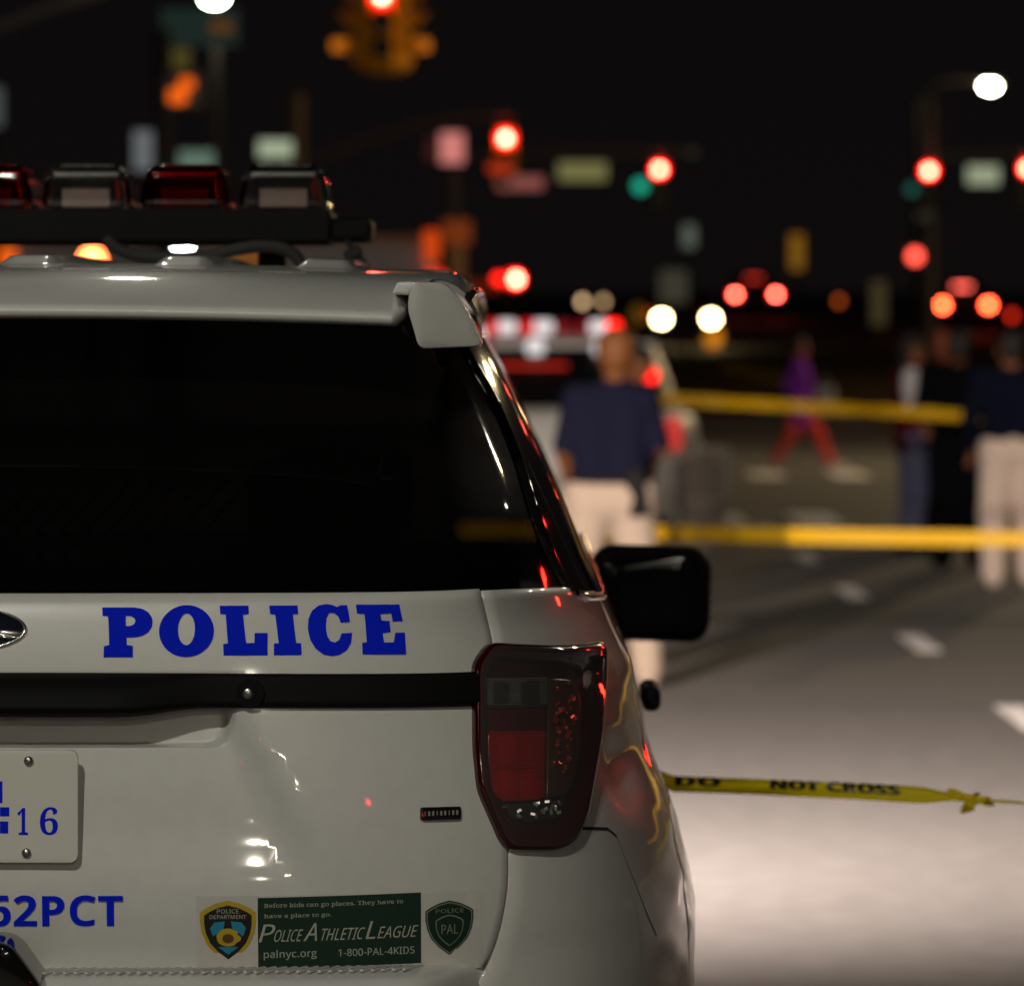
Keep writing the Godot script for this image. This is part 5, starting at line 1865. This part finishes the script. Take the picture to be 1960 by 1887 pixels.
	g.tube([Vector3.ZERO, Vector3(0, spot(0, 180, 63).y, 0)], 0.13, 10)
	obj("shaft", g, mat(0.05, 0.024, 0.012, 0.8), pole)
	# brown post with an added orange glow at the end of the truck
	pole = thing("utility_pole", "brown post with an added orange glow standing at the right end of the box truck", "pole", spot(868, 653, 66.0) * Vector3(1, 0, 1))
	g = Geo.new()
	g.tube([Vector3.ZERO, Vector3(0, spot(0, 425, 66).y, 0)], 0.17, 12)
	obj("shaft", g, M.pole_brown, pole)
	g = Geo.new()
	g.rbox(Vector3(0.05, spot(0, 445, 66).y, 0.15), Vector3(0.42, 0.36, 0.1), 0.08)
	obj("orange_glow_panel", g, glow(1, 0.16, 0.015, 0.14), pole)  # glowing panel added for the orange light on the post
	# between the group and the far cars
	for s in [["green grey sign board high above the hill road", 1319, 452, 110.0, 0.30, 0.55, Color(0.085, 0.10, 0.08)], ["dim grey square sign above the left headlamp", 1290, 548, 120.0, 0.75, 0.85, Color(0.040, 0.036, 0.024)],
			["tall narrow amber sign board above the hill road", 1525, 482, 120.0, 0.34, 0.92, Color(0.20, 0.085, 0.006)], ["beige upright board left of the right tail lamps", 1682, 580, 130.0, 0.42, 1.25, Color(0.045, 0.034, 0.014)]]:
		plate_sign("sign_board", s[0], spot(s[1], s[2], s[3]), s[4], s[5], sign_added_glow.call(s[6].r, s[6].g, s[6].b), "dim sign boards beyond the junction")
	for l in [["dim beige path lamp beyond the police car, the left of the pair", 1115, 577, 150.0, M.lamp_beige, 0.10], ["dim beige path lamp beyond the police car, the right of the pair", 1155, 577, 150.0, glow(1, 0.62, 0.30, 1.8), 0.10],
			["faint orange lamp between the tail lamps and the group", 1606, 576, 150.0, glow(1, 0.16, 0.02, 1.0), 0.10], ["faint red lamp at the right edge beside the bright tail lamps", 1937, 604, 150.0, glow(1, 0.03, 0.01, 2.0), 0.11],
			["small red lamp right of the person in the navy shirt", 1246, 718, 33.0, glow(1, 0.012, 0.008, 3.5), 0.05], ["small white lamp at the hip of the person in the navy shirt", 1240, 814, 34.8, glow(1, 0.86, 0.8, 0.9), 0.06],
			["orange traffic barrel given as an added glow under the right headlamp on the hill road", 1365, 645, 138.0, glow(1, 0.32, 0.01, 0.75), 0.26], ["pale yellow lamp by the left edge of the headlamps", 1222, 602, 145.0, glow(1, 0.45, 0.02, 0.10), 0.24]]:  # amber globe: glow added in place of an orange traffic barrel
		var p := spot(l[1], l[2], l[3])
		var h := hill(l[3])
		var pl := thing("marker_lamp", l[0], "lamp", Vector3(p.x, h, p.z))
		g = Geo.new()
		g.ball(Vector3(0, p.y - h, 0), Vector3(1, 1.3, 1) * l[5], 8)
		obj("lamp_globe", g, l[4], pl)
		g = Geo.new()
		g.tube([Vector3.ZERO, Vector3(0, p.y - h, 0)], 0.03, 6)
		obj("post", g, M.signal_dark, pl)
	for l in [["unseen red lamp added on a stand at the left behind the viewer", Vector3(-2.6, 0, 5.0), 1.9], ["unseen red lamp added on a stand at the right behind the viewer", Vector3(3.4, 0, 4.0), 2.3], ["unseen red lamp added on a stand right of the picture, nearest of three", Vector3(4.2, 0, -13.5), 1.75], ["unseen red lamp added on a stand right of the picture, middle of three", Vector3(5.8, 0, -22.0), 2.9], ["unseen red lamp added on a stand right of the picture, farthest of three", Vector3(8.6, 0, -29.0), 3.6]]:  # unseen lamps added for red glints on the tail lamp and flank
		var wl := thing("added_red_lamp", l[0], "lamp", l[1])
		g = Geo.new()
		g.ball(Vector3(0, l[2], 0), Vector3(0.09, 0.11, 0.09), 8)
		obj("lamp_globe", g, glow(1, 0.02, 0.01, 40.0), wl)
		g = Geo.new()
		g.tube([Vector3.ZERO, Vector3(0, l[2] - 0.1, 0)], 0.03, 8)
		obj("stand", g, M.signal_dark, wl)
	# litter basket and red-topped post at the end of the police car
	var lb := thing("litter_basket", "grey wire litter basket beside the tail of the white police car", "litter basket", spot(1338, 653, 35.0) * Vector3(1, 0, 1))
	for i in 20:
		var a := TAU * i / 20
		g = Geo.new()
		g.tube([Vector3(cos(a) * 0.19, 0.04, sin(a) * 0.19), Vector3(cos(a) * 0.235, 0.82, sin(a) * 0.235)], 0.008, 5)
		obj("wire", g, mat(0.30, 0.28, 0.25, 0.5), lb)
	for y in [0.05, 0.42, 0.82]:
		g = Geo.new()
		var ring := []
		for i in 25: ring.append(Vector3(cos(TAU * i / 24), 0, sin(TAU * i / 24)) * lerpf(0.19, 0.235, y / 0.82) + Vector3(0, y, 0))
		g.tube(ring, 0.014, 6, false)
		obj("hoop", g, mat(0.30, 0.28, 0.25, 0.5), lb)
	g = Geo.new()
	g.tube([Vector3(0, 0.05, 0), Vector3(0, 0.72, 0)], [0.17, 0.205], 16)
	obj("bin_liner", g, mat(0.12, 0.105, 0.09, 0.6), lb)
	var rp := thing("reflector_post", "slim post with a red reflector top between the police car and the litter basket", "post", spot(1289, 653, 34.6) * Vector3(1, 0, 1))
	g = Geo.new()
	g.tube([Vector3.ZERO, Vector3(0, 0.82, 0)], 0.03, 10)
	obj("post", g, mat(0.5, 0.48, 0.46, 0.6), rp)
	g = Geo.new()
	g.rbox(Vector3(0, 0.94, 0), Vector3(0.13, 0.26, 0.13), 0.05)
	obj("reflector_lamp", g, glow(1, 0.07, 0.05, 0.6), rp)


func signboard(called: String, c: Vector3, w: float, h: float, m: Material) -> Node3D:
	var o := Node3D.new()
	o.name = numbered(called)
	add_child(o)
	o.position = c
	var g := Geo.new()
	g.rbox(Vector3.ZERO, Vector3(w, h, 0.03), 0.03)
	obj("sign_panel", g, m, o)
	g = Geo.new()
	g.box(Vector3(0, 0, -0.03), Vector3(w * 0.9, 0.05, 0.03))
	obj("bracket", g, M.pole_grey, o)
	return o
